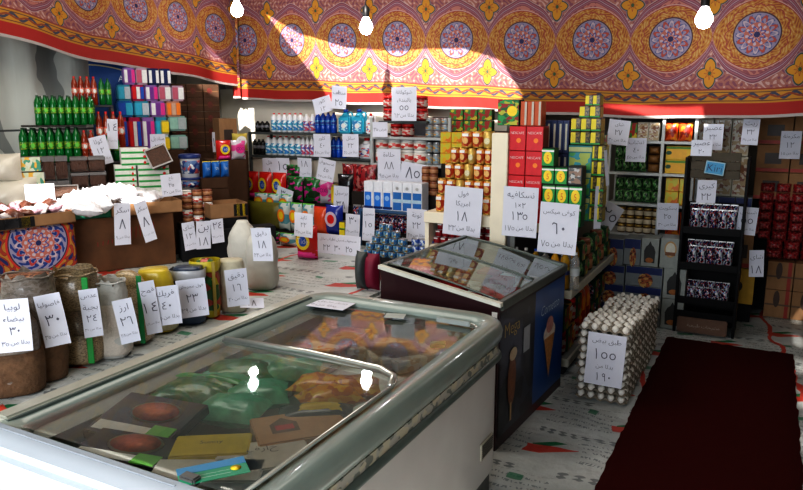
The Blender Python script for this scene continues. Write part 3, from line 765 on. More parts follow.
def banner_fn(P, zc, zb):
    def fn(b):
        x, z, _ = coords('UV'); u = (x / P).fr() - .5; U = u; v = (z - zc) / P
        sp = noise(60, 2, 'UV')
        c = over((.32, .10, .09), sp, (.46, .22, .18))
        # small scrolls
        scr = ((x * 70 + (z * 55).sin() * 2).sin() * (z * 75 + (x * 60).sin() * 2).sin())
        c = over(c, scr.gt(.45), (.24, .08, .12)); c = over(c, scr.lt(-.55), (.58, .38, .34))
        av = v.abs(); c1 = (u * math.pi).cos().abs()
        e1 = av - V.m('POWER', c1, .85) * .40 - .115 - (u * 6 * math.pi).cos() * .012
        env = av - V.m('POWER', c1, .55) * .43 + .015
        c = over(c, e1.lt(.062), (.54, .40, .40)); c = over(c, e1.lt(.052), (.20, .06, .09))
        c = over(c, e1.abs().lt(.036), (.36, .14, .17)); c = over(c, e1.abs().lt(.016), (.16, .05, .12)); c = over(c, e1.abs().lt(.006), (.50, .34, .36))
        c = over(c, e1.lt(-.045), (.50, .20, .17))
        c = over(c, (e1.lt(-.045)) * scr.gt(.2), (.30, .09, .11))
        c = over(c, env.lt(.012), (.55, .38, .34)); c = over(c, env.lt(0), (.36, .05, .04))
        r_ = (u * u + v * v).sqrt(); th = atan2(v, u)
        org = over((.44, .18, .035), sp, (.56, .29, .07))
        sw = ((th * 22 + (r_ * 50).sin() * 2).sin() * (r_ * 110 + (th * 12).sin() * 2).sin()); org = over(org, sw.gt(.45), (.34, .09, .03)); org = over(org, sw.lt(-.6), (.58, .38, .14))
        c = over(c, env.lt(-.012), org)
        c = over(c, ((r_ - .33 - (th * 8).cos().abs() * .03).abs().lt(.007)) * env.lt(-.01), (.36, .07, .05))
        c = medallion(c, u, v, ring=.255)
        du = .5 - u.abs()
        c = fleur(c, du, av - .45)
        # blue scroll pairs above and below each medallion
        bu = (u.abs() - .13) / 1.6; bv = av - .70; br = (bu * bu + bv * bv * 2.2).sqrt(); ba = atan2(bv, bu)
        c = over(c, br.lt(.058), (.50, .42, .48)); c = over(c, (br.lt(.05)) * ((ba * 3 + br * 90).sin().gt(-.2)), (.06, .08, .26))
        # borders
        def border(c, d, flip=1):
            # d: distance from field edge outward (0..)
            c = over(c, d.gt(-.012), (.30, .06, .05)); c = over(c, d.gt(0.0), (.56, .27, .03))
            ch = ((x * 45).sin() * .018 + d - .045).abs(); c = over(c, (ch.lt(.010)) * d.gt(0), (.06, .07, .12))
            c = over(c, ((((x * 45).cos() * .4 + (d - .045) * 40).abs()).lt(.28)) * d.gt(0) * d.lt(.09), (.30, .07, .03))
            c = over(c, (d.gt(.012)) * (d.lt(.019)), (.12, .07, .05)); c = over(c, (d.gt(.075)) * (d.lt(.082)), (.15, .05, .03))
            return c
        lo = zb - z; c = border(c, lo)
        c = over(c, lo.gt(.095), (.42, .025, .02)); c = over(c, z.lt(.022), (.50, .46, .44))
        hi = z - (2 * zc - zb + .02); c = border(c, hi); c = over(c, hi.gt(.10), (.42, .02, .02))
        bump(b, noise(4, 3, 'UV', sc=(1.5, .6, 1)), .35, .04)
        return over(c, noise(1.2, 3, 'UV') * .3 + .12, (.05, .015, .01))
    return fn
def banner(name, pts, plane, top, amp, mat, uoff, along, label, seed, N=150):
    """hanging cloth whose hem follows pts (pixels of the hem) on a vertical plane"""
    P3 = [at(x, y, plane) for x, y in pts]; nz = 24; vs = []; fs = []; uv = []
    A, B = P3[0], P3[-1]; d = Vector((B.x - A.x, B.y - A.y, 0)); L = d.length; dn = d / L; nn = Vector((dn.y, -dn.x, 0))
    ss = [(Vector((p.x, p.y, 0)) - Vector((A.x, A.y, 0))).length for p in P3]
    for i in range(N + 1):
        s = L * i / N; k = 0
        while k < len(ss) - 2 and ss[k + 1] < s: k += 1
        t = (s - ss[k]) / (ss[k + 1] - ss[k]); zb_ = P3[k].z + (P3[k + 1].z - P3[k].z) * t + .006 * math.sin(s * 7 + seed)
        for j in range(nz + 1):
            q = j / nz; z = zb_ + (top - zb_) * q
            o_ = amp * (math.sin(s * 5.1 + q * 2 + seed) + .5 * math.sin(s * 11 + q * 5)) * (1 - .6 * q)
            p = Vector((A.x, A.y, 0)) + dn * s + nn * o_
            vs.append((p.x, p.y, z)); uv.append((s + uoff, z - zb_))
    for i in range(N):
        for j in range(nz):
            a = i * (nz + 1) + j; fs.append((a, a + nz + 1, a + nz + 2, a + 1))
    o = MB().add(vs, fs, True).build(name, mat, uvf=lambda c_, i: uv[i])
    return tag(o, label, 'banner')
bmat = PM('printed festive cloth', banner_fn(.595, .60, .205), .75)
bmat2 = PM('printed festive cloth wide', banner_fn(.50, .53, .205), .75)
A0 = at(235, 100, 5.9)
uo = (A0.x - (-1.36)) / .595; uo = (uo - math.floor(uo) - .5) * .595
back_banner = banner('printed_banner', [(235, 100), (262, 100), (300, 102), (400, 106), (500, 112), (600, 117), (700, 119), (803, 116), (840, 118)], 5.9, 2.85, .012, bmat, uo, 'x', 'long orange and mauve cloth banner with round medallions across the back', 1)
LBP = (-5.0, 0, -5.0, 1)
left_banner = banner('printed_banner', [(-60, 27), (0, 36), (95, 62), (153, 71), (184, 76), (237, 86)], LBP, 2.95, .02, bmat2, .08, 'y', 'orange and mauve cloth banner with dark red hem along the left wall', 4)
# folded strip hanging where the two banners meet
cp = at(236, 98, 5.86)
mb = MB(); vs = []; fs = []; uv = []
for i in range(9):
    for j in range(13):
        q = j / 12; zz = 1.80 + 1.05 * q; vs.append((cp.x - .02 + .012 * i, 5.84 + .02 * math.sin(i * 1.6), zz)); uv.append((.2 + i * .03, q * 1.05))
for i in range(8):
    for j in range(12): a = i * 13 + j; fs.append((a, a + 13, a + 14, a + 1))
tag(MB().add(vs, fs, True).build('banner_fold', bmat, uvf=lambda c_, i: uv[i]), 'narrow folded strip of orange banner cloth hanging in the left corner', 'cloth')

# ================================================================ hanging bulbs
def emis(name, c, s):
    m, b = newmat(name); b.inputs['Emission Color'].default_value = (*c, 1); b.inputs['Emission Strength'].default_value = s
    b.inputs['Base Color'].default_value = (*c, 1); return m
bulb_m = emis('lit bulb glass', (.95, .98, 1), 14)
def bulb(p, label, e=6.5):
    o = root('light_bulb', p); o.scale = (1.4, 1.4, 1.4)
    MB().lathe([(0, -.045), (.025, -.037), (.04, -.01), (.038, .01), (.024, .04), (.016, .055)], 16).build('glass_globe', bulb_m, o)
    MB().lathe([(.018, .055), (.02, .06), (.02, .11), (.008, .12), (.008, .125), (0, .125)], 12).build('socket', black, o)
    MB().tube([(0, 0, .12), (.004, 0, .3), (0, 0, (CZ - p[2]) / 1.4)], .0028, 5).build('cord', black, o)
    l = bpy.data.lights.new('bulb_light', 'POINT'); l.energy = e; l.color = (.95, .97, 1); l.shadow_soft_size = .045
    lo = bpy.data.objects.new('bulb_light', l); col.objects.link(lo); lo.location = (p[0], p[1], p[2] - .14)
    tag(o, label, 'light bulb')
def rayd(px, py, dist):
    d = Vector(ray(px, py)); return CAMH and Vector((0, 0, CAMH)) + d * (dist / math.hypot(d.x, d.y))
bulb(rayd(237, 10, 6.7), 'lit bulb hanging in front of the left corner of the banners')
bulb(rayd(366, 27, 6.0), 'lit bulb hanging before the sunlit part of the back banner')
bulb(rayd(704, 19, 5.2), 'lit bulb hanging at the right over the black snack rack')
# ================================================================ chest freezer in front
rimm = M('grey green rim', (.24, .29, .27), .32, ns=12, var=.1, coat=.4)
rimd = M('dark rail', (.11, .14, .13), .4, ns=14, var=.25)
body_m = M('worn white enamel', (.56, .56, .55), .42, ns=5, var=.12, coat=.2)
liner = M('grey freezer liner', (.56, .60, .57), .45, ns=10, var=.15)
def glass_mat(name, tint, refl):
    m = bpy.data.materials.new(name); m.use_nodes = True; V.nt = m.node_tree; nt = m.node_tree
    for n in list(nt.nodes): nt.nodes.remove(n)
    out = nt.nodes.new('ShaderNodeOutputMaterial'); tr = nt.nodes.new('ShaderNodeBsdfTransparent'); gl = nt.nodes.new('ShaderNodeBsdfGlossy')
    tr.inputs[0].default_value = (*tint, 1); gl.inputs['Roughness'].default_value = .03; gl.inputs['Color'].default_value = (.9, .95, .95, 1)
    fr = nt.nodes.new('ShaderNodeFresnel'); fr.inputs[0].default_value = 1.45; mx = nt.nodes.new('ShaderNodeMixShader')
    f = V(fr.outputs[0]) + refl; nt.links.new(f.k, mx.inputs[0]); nt.links.new(tr.outputs[0], mx.inputs[1]); nt.links.new(gl.outputs[0], mx.inputs[2])
    df = nt.nodes.new('ShaderNodeBsdfDiffuse'); df.inputs[0].default_value = (.55, .62, .60, 1); m2 = nt.nodes.new('ShaderNodeMixShader')
    hz = noise(1.6, 3, sc=(1, 2.2, 1)) * .20; nt.links.new(hz.k, m2.inputs[0]); nt.links.new(mx.outputs[0], m2.inputs[1]); nt.links.new(df.outputs[0], m2.inputs[2])  # pale streaky haze mixed into the glass to imitate glare
    nt.links.new(m2.outputs[0], out.inputs[0]); return m
lid_glass = glass_mat('freezer lid glass', (.97, 1.0, .99), .01)
FX0, FX1, FY0, FY1, FZ = -1.98, -.95, 1.08, 2.87, .80
def rrect(x0, y0, x1, y1, r, n=6):
    pts = []
    for cx, cy, a0 in ((x1 - r, y1 - r, 0), (x0 + r, y1 - r, 90), (x0 + r, y0 + r, 180), (x1 - r, y0 + r, 270)):
        for k in range(n + 1): a = R(a0 + 90 * k / n); pts.append((cx + r * math.cos(a), cy + r * math.sin(a)))
    return pts
def sweep(path, prof):
    """closed plan path, cross-section (outward offset, z)"""
    N = len(path); vs = []; fs = []; m = len(prof)
    for i in range(N):
        a = Vector(path[i - 1]); b_ = Vector(path[(i + 1) % N]); t = (b_ - a).normalized(); nn = Vector((t.y, -t.x))
        for o_, z in prof: vs.append((path[i][0] + nn.x * o_, path[i][1] + nn.y * o_, z))
    for i in range(N):
        for k in range(m): a = i * m + k; b_ = i * m + (k + 1) % m; j = ((i + 1) % N) * m; fs.append((a, j + k, j + (k + 1) % m, b_))
    return vs, fs
fz = root('chest_freezer', (0, 0, 0)); tag(fz, 'large white chest freezer with grey green rim and sliding glass lids in front', 'freezer')
ip = rrect(FX0 + .06, FY0 + .05, FX1 - .06, FY1 - .06, .10)
def wall(path, o_in, o_out, z0, z1): return sweep(path, [(o_out, z0), (o_out, z1), (o_in, z1), (o_in, z0)])
MB().add(*wall(ip, -.02, .035, .12, .64)).build('cabinet_body', body_m, fz)
MB().add(*wall(ip, -.05, .02, 0, .12)).build('plinth', M('grey plinth', (.10, .11, .11), .6), fz)
MB().add(*wall(ip, -.03, -.005, .30, .74)).box(FX0 + .09, FY0 + .09, .54, FX1 - .09, FY1 - .09, .585).build('basin_liner', liner, fz)
MB().add(*sweep(ip, [(-.02, .70), (-.045, .745), (-.045, .775), (-.01, .79), (.03, .80), (.052, .79), (.062, .765), (.06, .735), (.05, .71), (.03, .70)]), smooth=True).build('rim', rimm, fz)
MB().add(*sweep(ip, [(0, .66), (.045, .66), (.045, .70), (0, .70)])).build('scuffed_band', printed('scuffed trim', (.42, .42, .38), [(.20, .22, .2), (.5, .48, .38)], 20, .6, 0), fz)
MB().add(*sweep(ip, [(0, .625), (.05, .628), (.06, .64), (.06, .652), (.05, .664), (0, .664)]), smooth=True).build('lower_rail', rimd, fz)
MB().box(FX0 - .006, FY0 + .08, .778, FX0 + .058, FY1 - .16, .807, .006).build('left_rim_cap', M('cream aluminium', (.50, .51, .45), .3, metal=.3, ns=30, var=.08), fz)
MB().box(FX0 + .058, FY0 + .08, .74, FX0 + .066, FY1 - .16, .800).build('dark_slot', rimd, fz)
# inner guide ledge on the left
MB().add([(FX0 + .075, FY0 + .1, .775), (FX0 + .075, FY1 - .1, .775), (FX0 + .15, FY1 - .1, .735), (FX0 + .15, FY0 + .1, .735)], [(0, 1, 2, 3)]).build('guide_rail', M('inner grey rail', (.30, .32, .30), .4, ns=14), fz)
# pale end cap nearest the camera
e_ = MB().box(FX0 - .01, FY0 - .06, .675, FX1 + .02, FY0 + .075, .806, .022).build('end_cap', M('bluish white cap', (.21, .245, .29), .35, ns=6, var=.06), fz)
MB().box(FX0 + .02, FY0 + .03, .8065, FX1 - .25, FY0 + .036, .808).build('cap_groove', M('groove grey', (.2, .23, .27)), e_)
MB().box(FX1 - .27, FY0 + .062, .792, FX1 - .22, FY0 + .092, .815, .004).build('lid_latch', M('dark latch', (.10, .10, .10), .4), fz)
# vent grille on the aisle side
va, vb = at(480, 462, (FX1 - .022, 0, FX1 - .022, 1)), at(492, 432, (FX1 - .022, 0, FX1 - .022, 1))
g = MB().box(FX1 - .024, va.y, va.z, FX1 - .016, vb.y, vb.z, .002).build('vent_frame', M('beige vent', (.40, .38, .32), .5), fz)
mb = MB()
for k in range(7): z = va.z + .012 + (vb.z - va.z - .024) * k / 6; mb.box(FX1 - .0155, va.y + .008, z, FX1 - .0135, vb.y - .008, z + .004)
mb.build('grille_slats', M('vent slats', (.12, .12, .11), .6), g)
# lids: near pane over, far pane under
def lid(y0, y1, z, corner_far, name='glass_lid'):
    x0, x1, r_ = FX0 + .11, FX1 - .10, .10; pts = rrect(x0, y0, x1, y1, r_, 6)
    bow = lambda x: .003 * math.cos((x - (x0 + x1) / 2) / (x1 - x0) * math.pi)
    nx, ny = 12, 10; vs = []; fs = []
    for i in range(nx + 1):
        for j in range(ny + 1): x = x0 + (x1 - x0) * i / nx; y = y0 + (y1 - y0) * j / ny; vs.append((x, y, z + bow(x)))
    for i in range(nx):
        for j in range(ny): a = i * (ny + 1) + j; fs.append((a, a + ny + 1, a + ny + 2, a + 1))
    L = MB().add(vs, fs, True).build(name, lid_glass, fz)
    fp = [(x, y) for x, y in pts if x > x0 + .12 or y > y1 - .02]
    fp = [(x1, y0 + .02)] + rrect(x0, y0, x1, y1, r_, 6)[:7] + [(x0, y1)]
    MB().tube([(x, y, z + bow(x) + .002) for x, y in fp], .007, 6).build('lid_frame', chrome, L)
    return L
n_l = lid(FY0 + .09, 2.03, .788, True)
f_l = lid(1.98, FY1 - .09, .762, True)
MB().box(FX1 - .30, FY1 - .16, .768, FX1 - .14, FY1 - .145, .790, .004).build('lid_handle', M('lid handle grey', (.35, .38, .37), .35), f_l)
MB().tube([(FX0 + .12, 2.035, .797), ((FX0 + FX1) / 2, 2.035, .808), (FX1 - .20, 2.032, .80), (FX1 - .13, 2.0, .795), (FX1 - .105, 1.93, .79)], .012, 8).build('chrome_handle', chrome, n_l)

# ---- goods inside the freezer
def frozen(q, z, w, d, h, mat, name, label, cat, rz=0, box=False, group=None, deco=None, tilt=0):
    """q: image point of its middle at height z"""
    p = atz(q[0], q[1], z); ext = lambda a, b_: (abs(a * math.cos(rz)) + abs(b_ * math.sin(rz))) / 2 * .96
    ex, ey = ext(w, d), ext(d, w)
    p.x = min(max(p.x, FX0 + .10 + ex), FX1 - .10 - ex) if ex < .4 else p.x; p.y = min(max(p.y, FY0 + .10 + ey), FY1 - .11 - ey)
    o = root(name, (p.x, p.y, z - h / 2), rz); o.rotation_euler = (tilt, 0, rz)
    (MB().box(-w / 2, -d / 2, 0, w / 2, d / 2, h, .004) if box else MB().pillow(w, d, h, 9, 9, .15, seed=int(q[0]), flat=True)).build('wrapper' if not box else 'box_body', mat, o)
    if deco: deco(o, w, d, h)
    tag(o, label, cat, group); return o
rzc = YAW
meat = M('meat picture', (.85, .16, .08), .5, ns=60, var=.5); steak = M('pale rim picture', (.55, .4, .28), .5)
def meatdeco(o, w, d, h):
    MB().lathe([(w * .30, 0), (0, .001)], 18, (w * .05, d * .12, h + .002), 1, .62).build('plate_picture', steak, o)
    MB().lathe([(w * .27, 0), (0, .001)], 18, (w * .05, d * .12, h + .004), 1, .60).build('patty_picture', meat, o)
    MB().box(-w * .44, -d * .42, h, w * .3, -d * .22, h + .002).build('white_strip', white, o)
    MB().box(w * .2, -d * .45, h, w * .46, -d * .15, h + .003).build('lettuce_picture', lime, o)
blackpk = M('black glossy pack', (.03, .025, .04), .3, coat=.4)
H1 = .72
frozen((148, 421), H1, .31, .23, .035, blackpk, 'frozen_burger_box', 'black frozen burger box with large round meat patty picture inside freezer', 'frozen food', rzc - .35, True, deco=meatdeco, tilt=.16)
frozen((128, 452), H1, .30, .16, .035, blackpk, 'frozen_burger_box', 'black frozen burger box nearest the white freezer end cap', 'frozen food', rzc - .3, True, deco=meatdeco, tilt=.05)
gb = M('dark green frozen bag', (.015, .20, .06), .3, ns=25, var=.6, coat=.5, bmp=.5)
tealb = M('frosted green bag', (.10, .48, .30), .3, ns=22, var=.6, coat=.5, bmp=.5)
for q, w_, d_, r_, t in (((150, 385), .30, .16, .3, 'long dark green frozen vegetable bag near the left freezer rail'),
                    ((190, 392), .26, .2, -.2, 'dark green frozen vegetable bag behind the burger boxes'),
                    ((205, 366), .28, .2, .1, 'dark green frozen bag at the back of the near lid'),
                    ((165, 405), .2, .1, .5, 'small dark green frozen bag touching the patty box')):
    frozen(q, H1 - .01, w_, d_, .09, gb, 'frozen_vegetable_bag', t, 'frozen food', rzc + r_)
def stripdeco(o, w, d, h): MB().pillow(w * .9, d * .28, h * .5, 8, 4, .1, flat=True).build('bright_seam', M('bright green strip', (.03, .42, .12), .3, coat=.4), o, loc=(0, 0, h * .62))
frozen((173, 376), H1, .30, .12, .06, gb, 'frozen_vegetable_bag', 'frozen bag with a bright green seam across it inside the freezer', 'frozen food', rzc - .3, deco=stripdeco)
for q, t in (((232, 410), 'frosted green bag of okra behind the yellow packet'), ((222, 385), 'frosted green bag beneath the bulb reflection'),
             ((255, 395), 'frosted pale green bag near the middle of the freezer'), ((262, 368), 'frosted green bag at the far edge of the near lid'),
             ((290, 372), 'frosted green bag beside the orange vegetable bags')):
    frozen(q, H1 - .02, .24, .19, .09, tealb, 'frozen_vegetable_bag', t, 'frozen food', rzc + random.uniform(-.6, .6))
def txtdeco(s, m_, fx=.6, fy=.3, oy=0):
    def f(o, w, d, h):
        t = text_mesh([(s, 1)], w * fx, d * fy); t.v = [(x, z + oy * d, h + .006) for x, y, z in t.v]; t.build('lettering', m_, o)
    return f
frozen((212, 452), H1, .22, .13, .05, flat('yellow frozen packet', (.80, .62, .04), .3, coat=.4), 'frozen_packet', 'yellow frozen packet lettered in black under the near lid', 'frozen food', rzc + .1, True, deco=txtdeco('Sunny', black))
def housed(o, w, d, h):
    MB().add([(-w * .32, -d * .2, h + .001), (-w * .02, -d * .2, h + .001), (-w * .02, d * .12, h + .001), (-w * .17, d * .34, h + .001), (-w * .32, d * .12, h + .001)], [(0, 1, 2, 3, 4)]).build('house_mark', brown, o)
    MB().add([(-w * .27, -d * .12, h + .002), (-w * .07, -d * .12, h + .002), (-w * .07, d * .06, h + .002), (-w * .27, d * .06, h + .002)], [(0, 1, 2, 3)]).build('red_mark', red, o)
frozen((300, 432), H1, .28, .19, .05, M('brown frozen box', (.62, .34, .16), .5), 'frozen_food_box', 'brown cardboard frozen box printed with dark house mark', 'frozen food', rzc + .35, True, deco=housed)
frozen((268, 462), H1, .26, .17, .04, M('white frozen pack', (.75, .72, .70), .35), 'frozen_packet', 'white frozen packet with black writing beside brown box', 'frozen food', rzc + .3, True, deco=txtdeco('فراخ', ink, .5, .4, .1))
frozen((205, 478), H1, .3, .12, .04, M('white frozen pack'), 'frozen_packet', 'white frozen packet lying below the green card', 'frozen food', rzc, True)
orb = printed('orange vegetable print', (.85, .38, .02), [(.9, .55, .05), (.6, .18, .02)], 24, .3, .4)
for q, t, a in (((330, 398), 'orange bag of frozen vegetables nearest the chrome lid handle', .4), ((350, 388), 'orange yellow frozen vegetable bag against the right rim', .1), ((322, 386), 'orange frozen vegetable bag lying behind the others', -.3)):
    frozen(q, H1 + .0, .22, .15, .08, orb, 'frozen_vegetable_bag', t, 'frozen food', rzc + a)
def yeld(o, w, d, h): MB().pillow(w * .6, d * .5, h * .5, 8, 5, .05, flat=True).build('yellow_patch', yel, o, loc=(.01, 0, h * .6))
frozen((316, 414), H1 + .01, .25, .12, .06, blackpk, 'frozen_packet', 'black and yellow frozen packet on top of the brown box', 'frozen food', rzc + .1, deco=yeld)
# far half: pale cartons, plain bags
peach = printed('peach carton print', (.45, .24, .15), [(.55, .34, .24), (.35, .12, .08), (.4, .4, .36)], 14, .4)
for i, (q, t) in enumerate((((245, 326), 'peach coloured box by the left rail of the far freezer half'), ((285, 308), 'peach coloured box under the paper sheet on the lid'),
        ((225, 330), 'peach coloured box behind the chrome handle'))):
    frozen(q, .64, .28, .18, .05, peach, 'frozen_food_box', t, 'frozen food', .1 * i, True)
gm = printed('frosted goods', (.36, .37, .34), [(.50, .51, .47), (.30, .24, .18), (.42, .40, .34)], 12, .4)
for i, (q, t) in enumerate((((380, 325), 'grey frosted box in the far freezer half'), ((340, 308), 'grey frosted box at the far end wall of the freezer'), ((300, 332), 'grey frosted box behind the chrome handle'), ((418, 320), 'grey frosted box near the far right corner of freezer'),
        ((350, 345), 'frosted grey box under the far lid, beside handle'), ((400, 350), 'frosted box against the right wall of the freezer'), ((450, 322), 'frosted box in the corner under the lid grip'), ((440, 338), 'frosted box by the right rim near the corner'))):
    frozen(q, .62, .24, .18, .05, gm, 'frozen_food_box', t, 'frozen food', .15 * i, True)
frozen((470, 322), .66, .07, .05, .02, green, 'frozen_packet', 'small bright green packet in the far right freezer corner', 'frozen food', .4, True)
frozen((262, 340), .60, .9, .3, .03, gm, 'frozen_tray', 'wide frosted tray beneath the peach boxes', 'frozen food', math.pi / 2, True)

# papers on the lid
def lying(q, z, w, d, rz, mat, name, label, cat, lines=None, inkm=None, deco=None, rx=0):
    p = atz(q[0], q[1], z); o = MB().box(-w / 2, -d / 2, 0, w / 2, d / 2, .0015).build(name, mat); o.location = (p.x, p.y, z); o.rotation_euler = (rx, 0, rz)
    if lines:
        t = text_mesh(lines, w * .88, d * .85); t.v = [(x, zz, .0025) for x, y, zz in t.v]; t.build('handwriting', inkm or ink, o)
    if deco: deco(o)
    return tag(o, label, cat)
lying((318, 303), .780, .34, .13, rzc - .42, paper, 'price_sheet', 'white handwritten sheet lying flat on the far freezer lid', 'price sign', [(shape('خضار مشكل بازلاء بسلة'), 1), (shape('بدلا من ٣٥ ٤٠'), 1)])
lying((395, 316), .779, .09, .07, rzc - .2, M('blank greyish label', (.42, .46, .44)), 'lid_sticker', 'small blank grey sticker on the far freezer lid', 'sticker')
def cardd(o):
    MB().box(-.085, .008, .0015, .085, .043, .0022).build('blue_band', flat('card blue', (.03, .22, .42)), o)
    t = text_mesh([('_____', 1), ('____', 1)], .08, .03); t.v = [(x, z - .02, .0025) for x, y, z in t.v]; t.build('fine_print', white, o)
    MB().lathe([(.014, .0025), (0, .0026)], 12, (.055, -.01, 0)).build('round_emblem', yel, o)
lying((213, 471), .803, .17, .088, rzc + .42, flat('card green', (.01, .26, .14)), 'advert_card', 'green and blue advert card lying on the near freezer lid', 'card', deco=cardd)

# ================================================================ ice cream freezer
FR2 = R(-3.5)
ic = root('ice_cream_freezer', (-1.10, 3.11, 0), FR2); tag(ic, 'dark ice cream freezer with sloping glass top and printed blue side', 'freezer')
W2, D2, zf, zk = .68, 1.0, .775, .885     # width to -x, length to +y, front and back heights
def prof2(t): return zk + (zf - zk) * t + .045 * math.sin(math.pi * t) ** 1 * 0
ne = [(-W2, 0, .0), (0, 0, 0), (0, 0, zf - .012), (-W2, 0, zk - .012)]
fe = [(x, D2, z) for x, y, z in ne]
mar = M('dark maroon panel', (.040, .012, .016), .4, ns=6, var=.2, coat=.3)
MB().add(ne + fe, [(0, 1, 2, 3), (5, 4, 7, 6), (1, 5, 6, 2), (4, 0, 3, 7), (0, 4, 5, 1)]).build('cabinet_body', mar, ic)
rim2 = M('cream top edge', (.72, .72, .64), .4)
MB().add([(-W2 - .01, -.012, zk - .02), (.012, -.012, zf - .02), (.012, -.012, zf), (-W2 - .01, -.012, zk), (-W2 - .01, .02, zk - .02), (.012, .02, zf - .02), (.012, .02, zf), (-W2 - .01, .02, zk)],
         [(0, 1, 2, 3), (3, 2, 6, 7), (1, 5, 6, 2), (4, 0, 3, 7), (5, 4, 7, 6)]).build('end_trim', rim2, ic)
MB().box(-.02, .02, zf - .045, .014, D2, zf + .002, .004).build('side_trim', M('grey trim', (.15, .17, .155), .35, metal=.5), ic)
MB().box(-W2 - .01, .02, zk - .04, -W2 + .03, D2, zk + .004, .004).build('back_trim', M('grey trim'), ic)
MB().add([(-W2, D2 - .03, zk - .03), (.0, D2 - .03, zf - .03), (.0, D2 - .03, zf + .003), (-W2, D2 - .03, zk + .004), (-W2, D2 + .01, zk - .03), (.0, D2 + .01, zf - .03), (.0, D2 + .01, zf + .003), (-W2, D2 + .01, zk + .004)],
         [(0, 1, 2, 3), (3, 2, 6, 7), (5, 4, 7, 6), (1, 5, 6, 2), (4, 0, 3, 7)]).build('far_trim', M('grey trim'), ic)
g2 = glass_mat('ice cream lid glass', (.70, .78, .76), .16)
def curved(y0, y1, dz, name):
    vs = []; fs = []; n = 14
    for i in range(n + 1):
        t = i / n; x = -W2 + .03 + (W2 - .05) * t; z = zk + (zf - zk) * (t ** 1.1) + .007 * math.sin(math.pi * min(1, t)) + dz
        vs += [(x, y0, z), (x, y1, z)]
    for i in range(n): a = 2 * i; fs.append((a, a + 2, a + 3, a + 1))
    g_ = MB().add(vs, fs, True).build(name, g2, ic)
    MB().tube([(v[0], v[1], v[2] + .003) for v in vs[0::2]], .006, 5).tube([(v[0], v[1], v[2] + .003) for v in vs[1::2]], .006, 5).build('lid_frame', M('grey trim'), g_)
    return g_
curved(.03, .52, .004, 'glass_lid'); curved(.5, D2 - .02, -.004, 'glass_lid')
# basin floor inside (just below the glass) with goods
MB().box(-W2 + .02, .02, .60, -.02, D2 - .02, .61).build('basin_floor', M('pale basin', (.35, .37, .36), .5), ic)
sp = root('side_poster', (0, 0, 0)); 
bpy.data.objects.remove(sp)
def side(y0, z0, y1, z1, x, mat, name, parent): return MB().add([(x, y0, z0), (x, y1, z0), (x, y1, z1), (x, y0, z1)], [(0, 1, 2, 3)]).build(name, mat, parent)
s1 = side(.02, .06, .50, zf - .06, .003, printed('black ice cream print', (.010, .010, .014), [(.03, .03, .05)], 6, .35), 'black_poster', ic)
s2 = side(.50, .06, D2 - .01, zf - .06, .003, M('royal blue poster', (.008, .075, .28), .35, ns=4, var=.3, coat=.2), 'blue_poster', ic)
def sidetext(s, w_, h_, y, z, mat, parent, x=.006, skew=0):
    t = text_mesh([(s, 1)], w_, h_, shear=skew, res=2); t.v = [(x, a + y, c + z) for a, b_, c in t.v]; t.build('lettering', mat, parent)
sidetext('Mega', .20, .16, .17, .60, M('gold ink', (.60, .42, .12)), s1)
sidetext('Cornetto', .30, .16, .74, .58, M('pale ink', (.50, .62, .72)), s2, skew=.3)
def sd(y, z, ry, rz_, mat, name, parent, x=.006): MB().add([(x, y + ry * math.cos(2 * math.pi * k / 16), z + rz_ * math.sin(2 * math.pi * k / 16)) for k in range(16)], [tuple(range(16))]).build(name, mat, parent)
sd(.18, .32, .055, .14, M('chocolate picture', (.22, .09, .04), .4, ns=40, var=.5), 'ice_cream_bar', s1); sd(.19, .46, .05, .035, M('cream bite', (.6, .5, .35)), 'bite_picture', s1, .0065)
MB().box(.0055, .165, .10, .0065, .185, .20).build('stick_picture', M('stick', (.5, .35, .18)), s1)
MB().box(.0055, .33, .42, .0065, .42, .56).build('white_pack_picture', M('silvery pack', (.4, .42, .46)), s1)
sd(.74, .42, .10, .06, M('swirl cream', (.62, .55, .48), ns=30, var=.4), 'swirl_picture', s2); sd(.74, .47, .06, .05, M('pink swirl', (.5, .25, .22), ns=30, var=.4), 'swirl_top_picture', s2, .0065)
MB().add([(.007, .65, .40), (.007, .83, .40), (.007, .745, .14)], [(0, 1, 2)]).build('cone_picture', M('waffle', (.45, .22, .08), ns=70, var=.6), s2)
MB().box(-.03, -.016, zf - .075, -.002, -.013, zf - .045).build('maker_badge', white, ic)
icg = [(red, 'red'), (white, 'white'), (M('waffle'), 'tan')]
for i in range(4):
    for j in range(6):
        mm, nm = icg[(i + j) % 3]; lx, ly = -W2 + .10 + .15 * i, .10 + .15 * j
        q = Matrix.Rotation(FR2, 3, 'Z') @ Vector((lx, ly, 0))
        b_ = MB().box(-.06, -.055, 0, .06, .055, .09 + .01 * ((i * j) % 3), .003).build('ice_cream_box', mm)
        b_.location = (-1.10 + q.x, 3.11 + q.y, .611); b_.rotation_euler.z = FR2
        tag(b_, nm + ' ice cream box packed under the sloping glass top', 'box', nm + ' ice cream boxes in the sloping freezer')

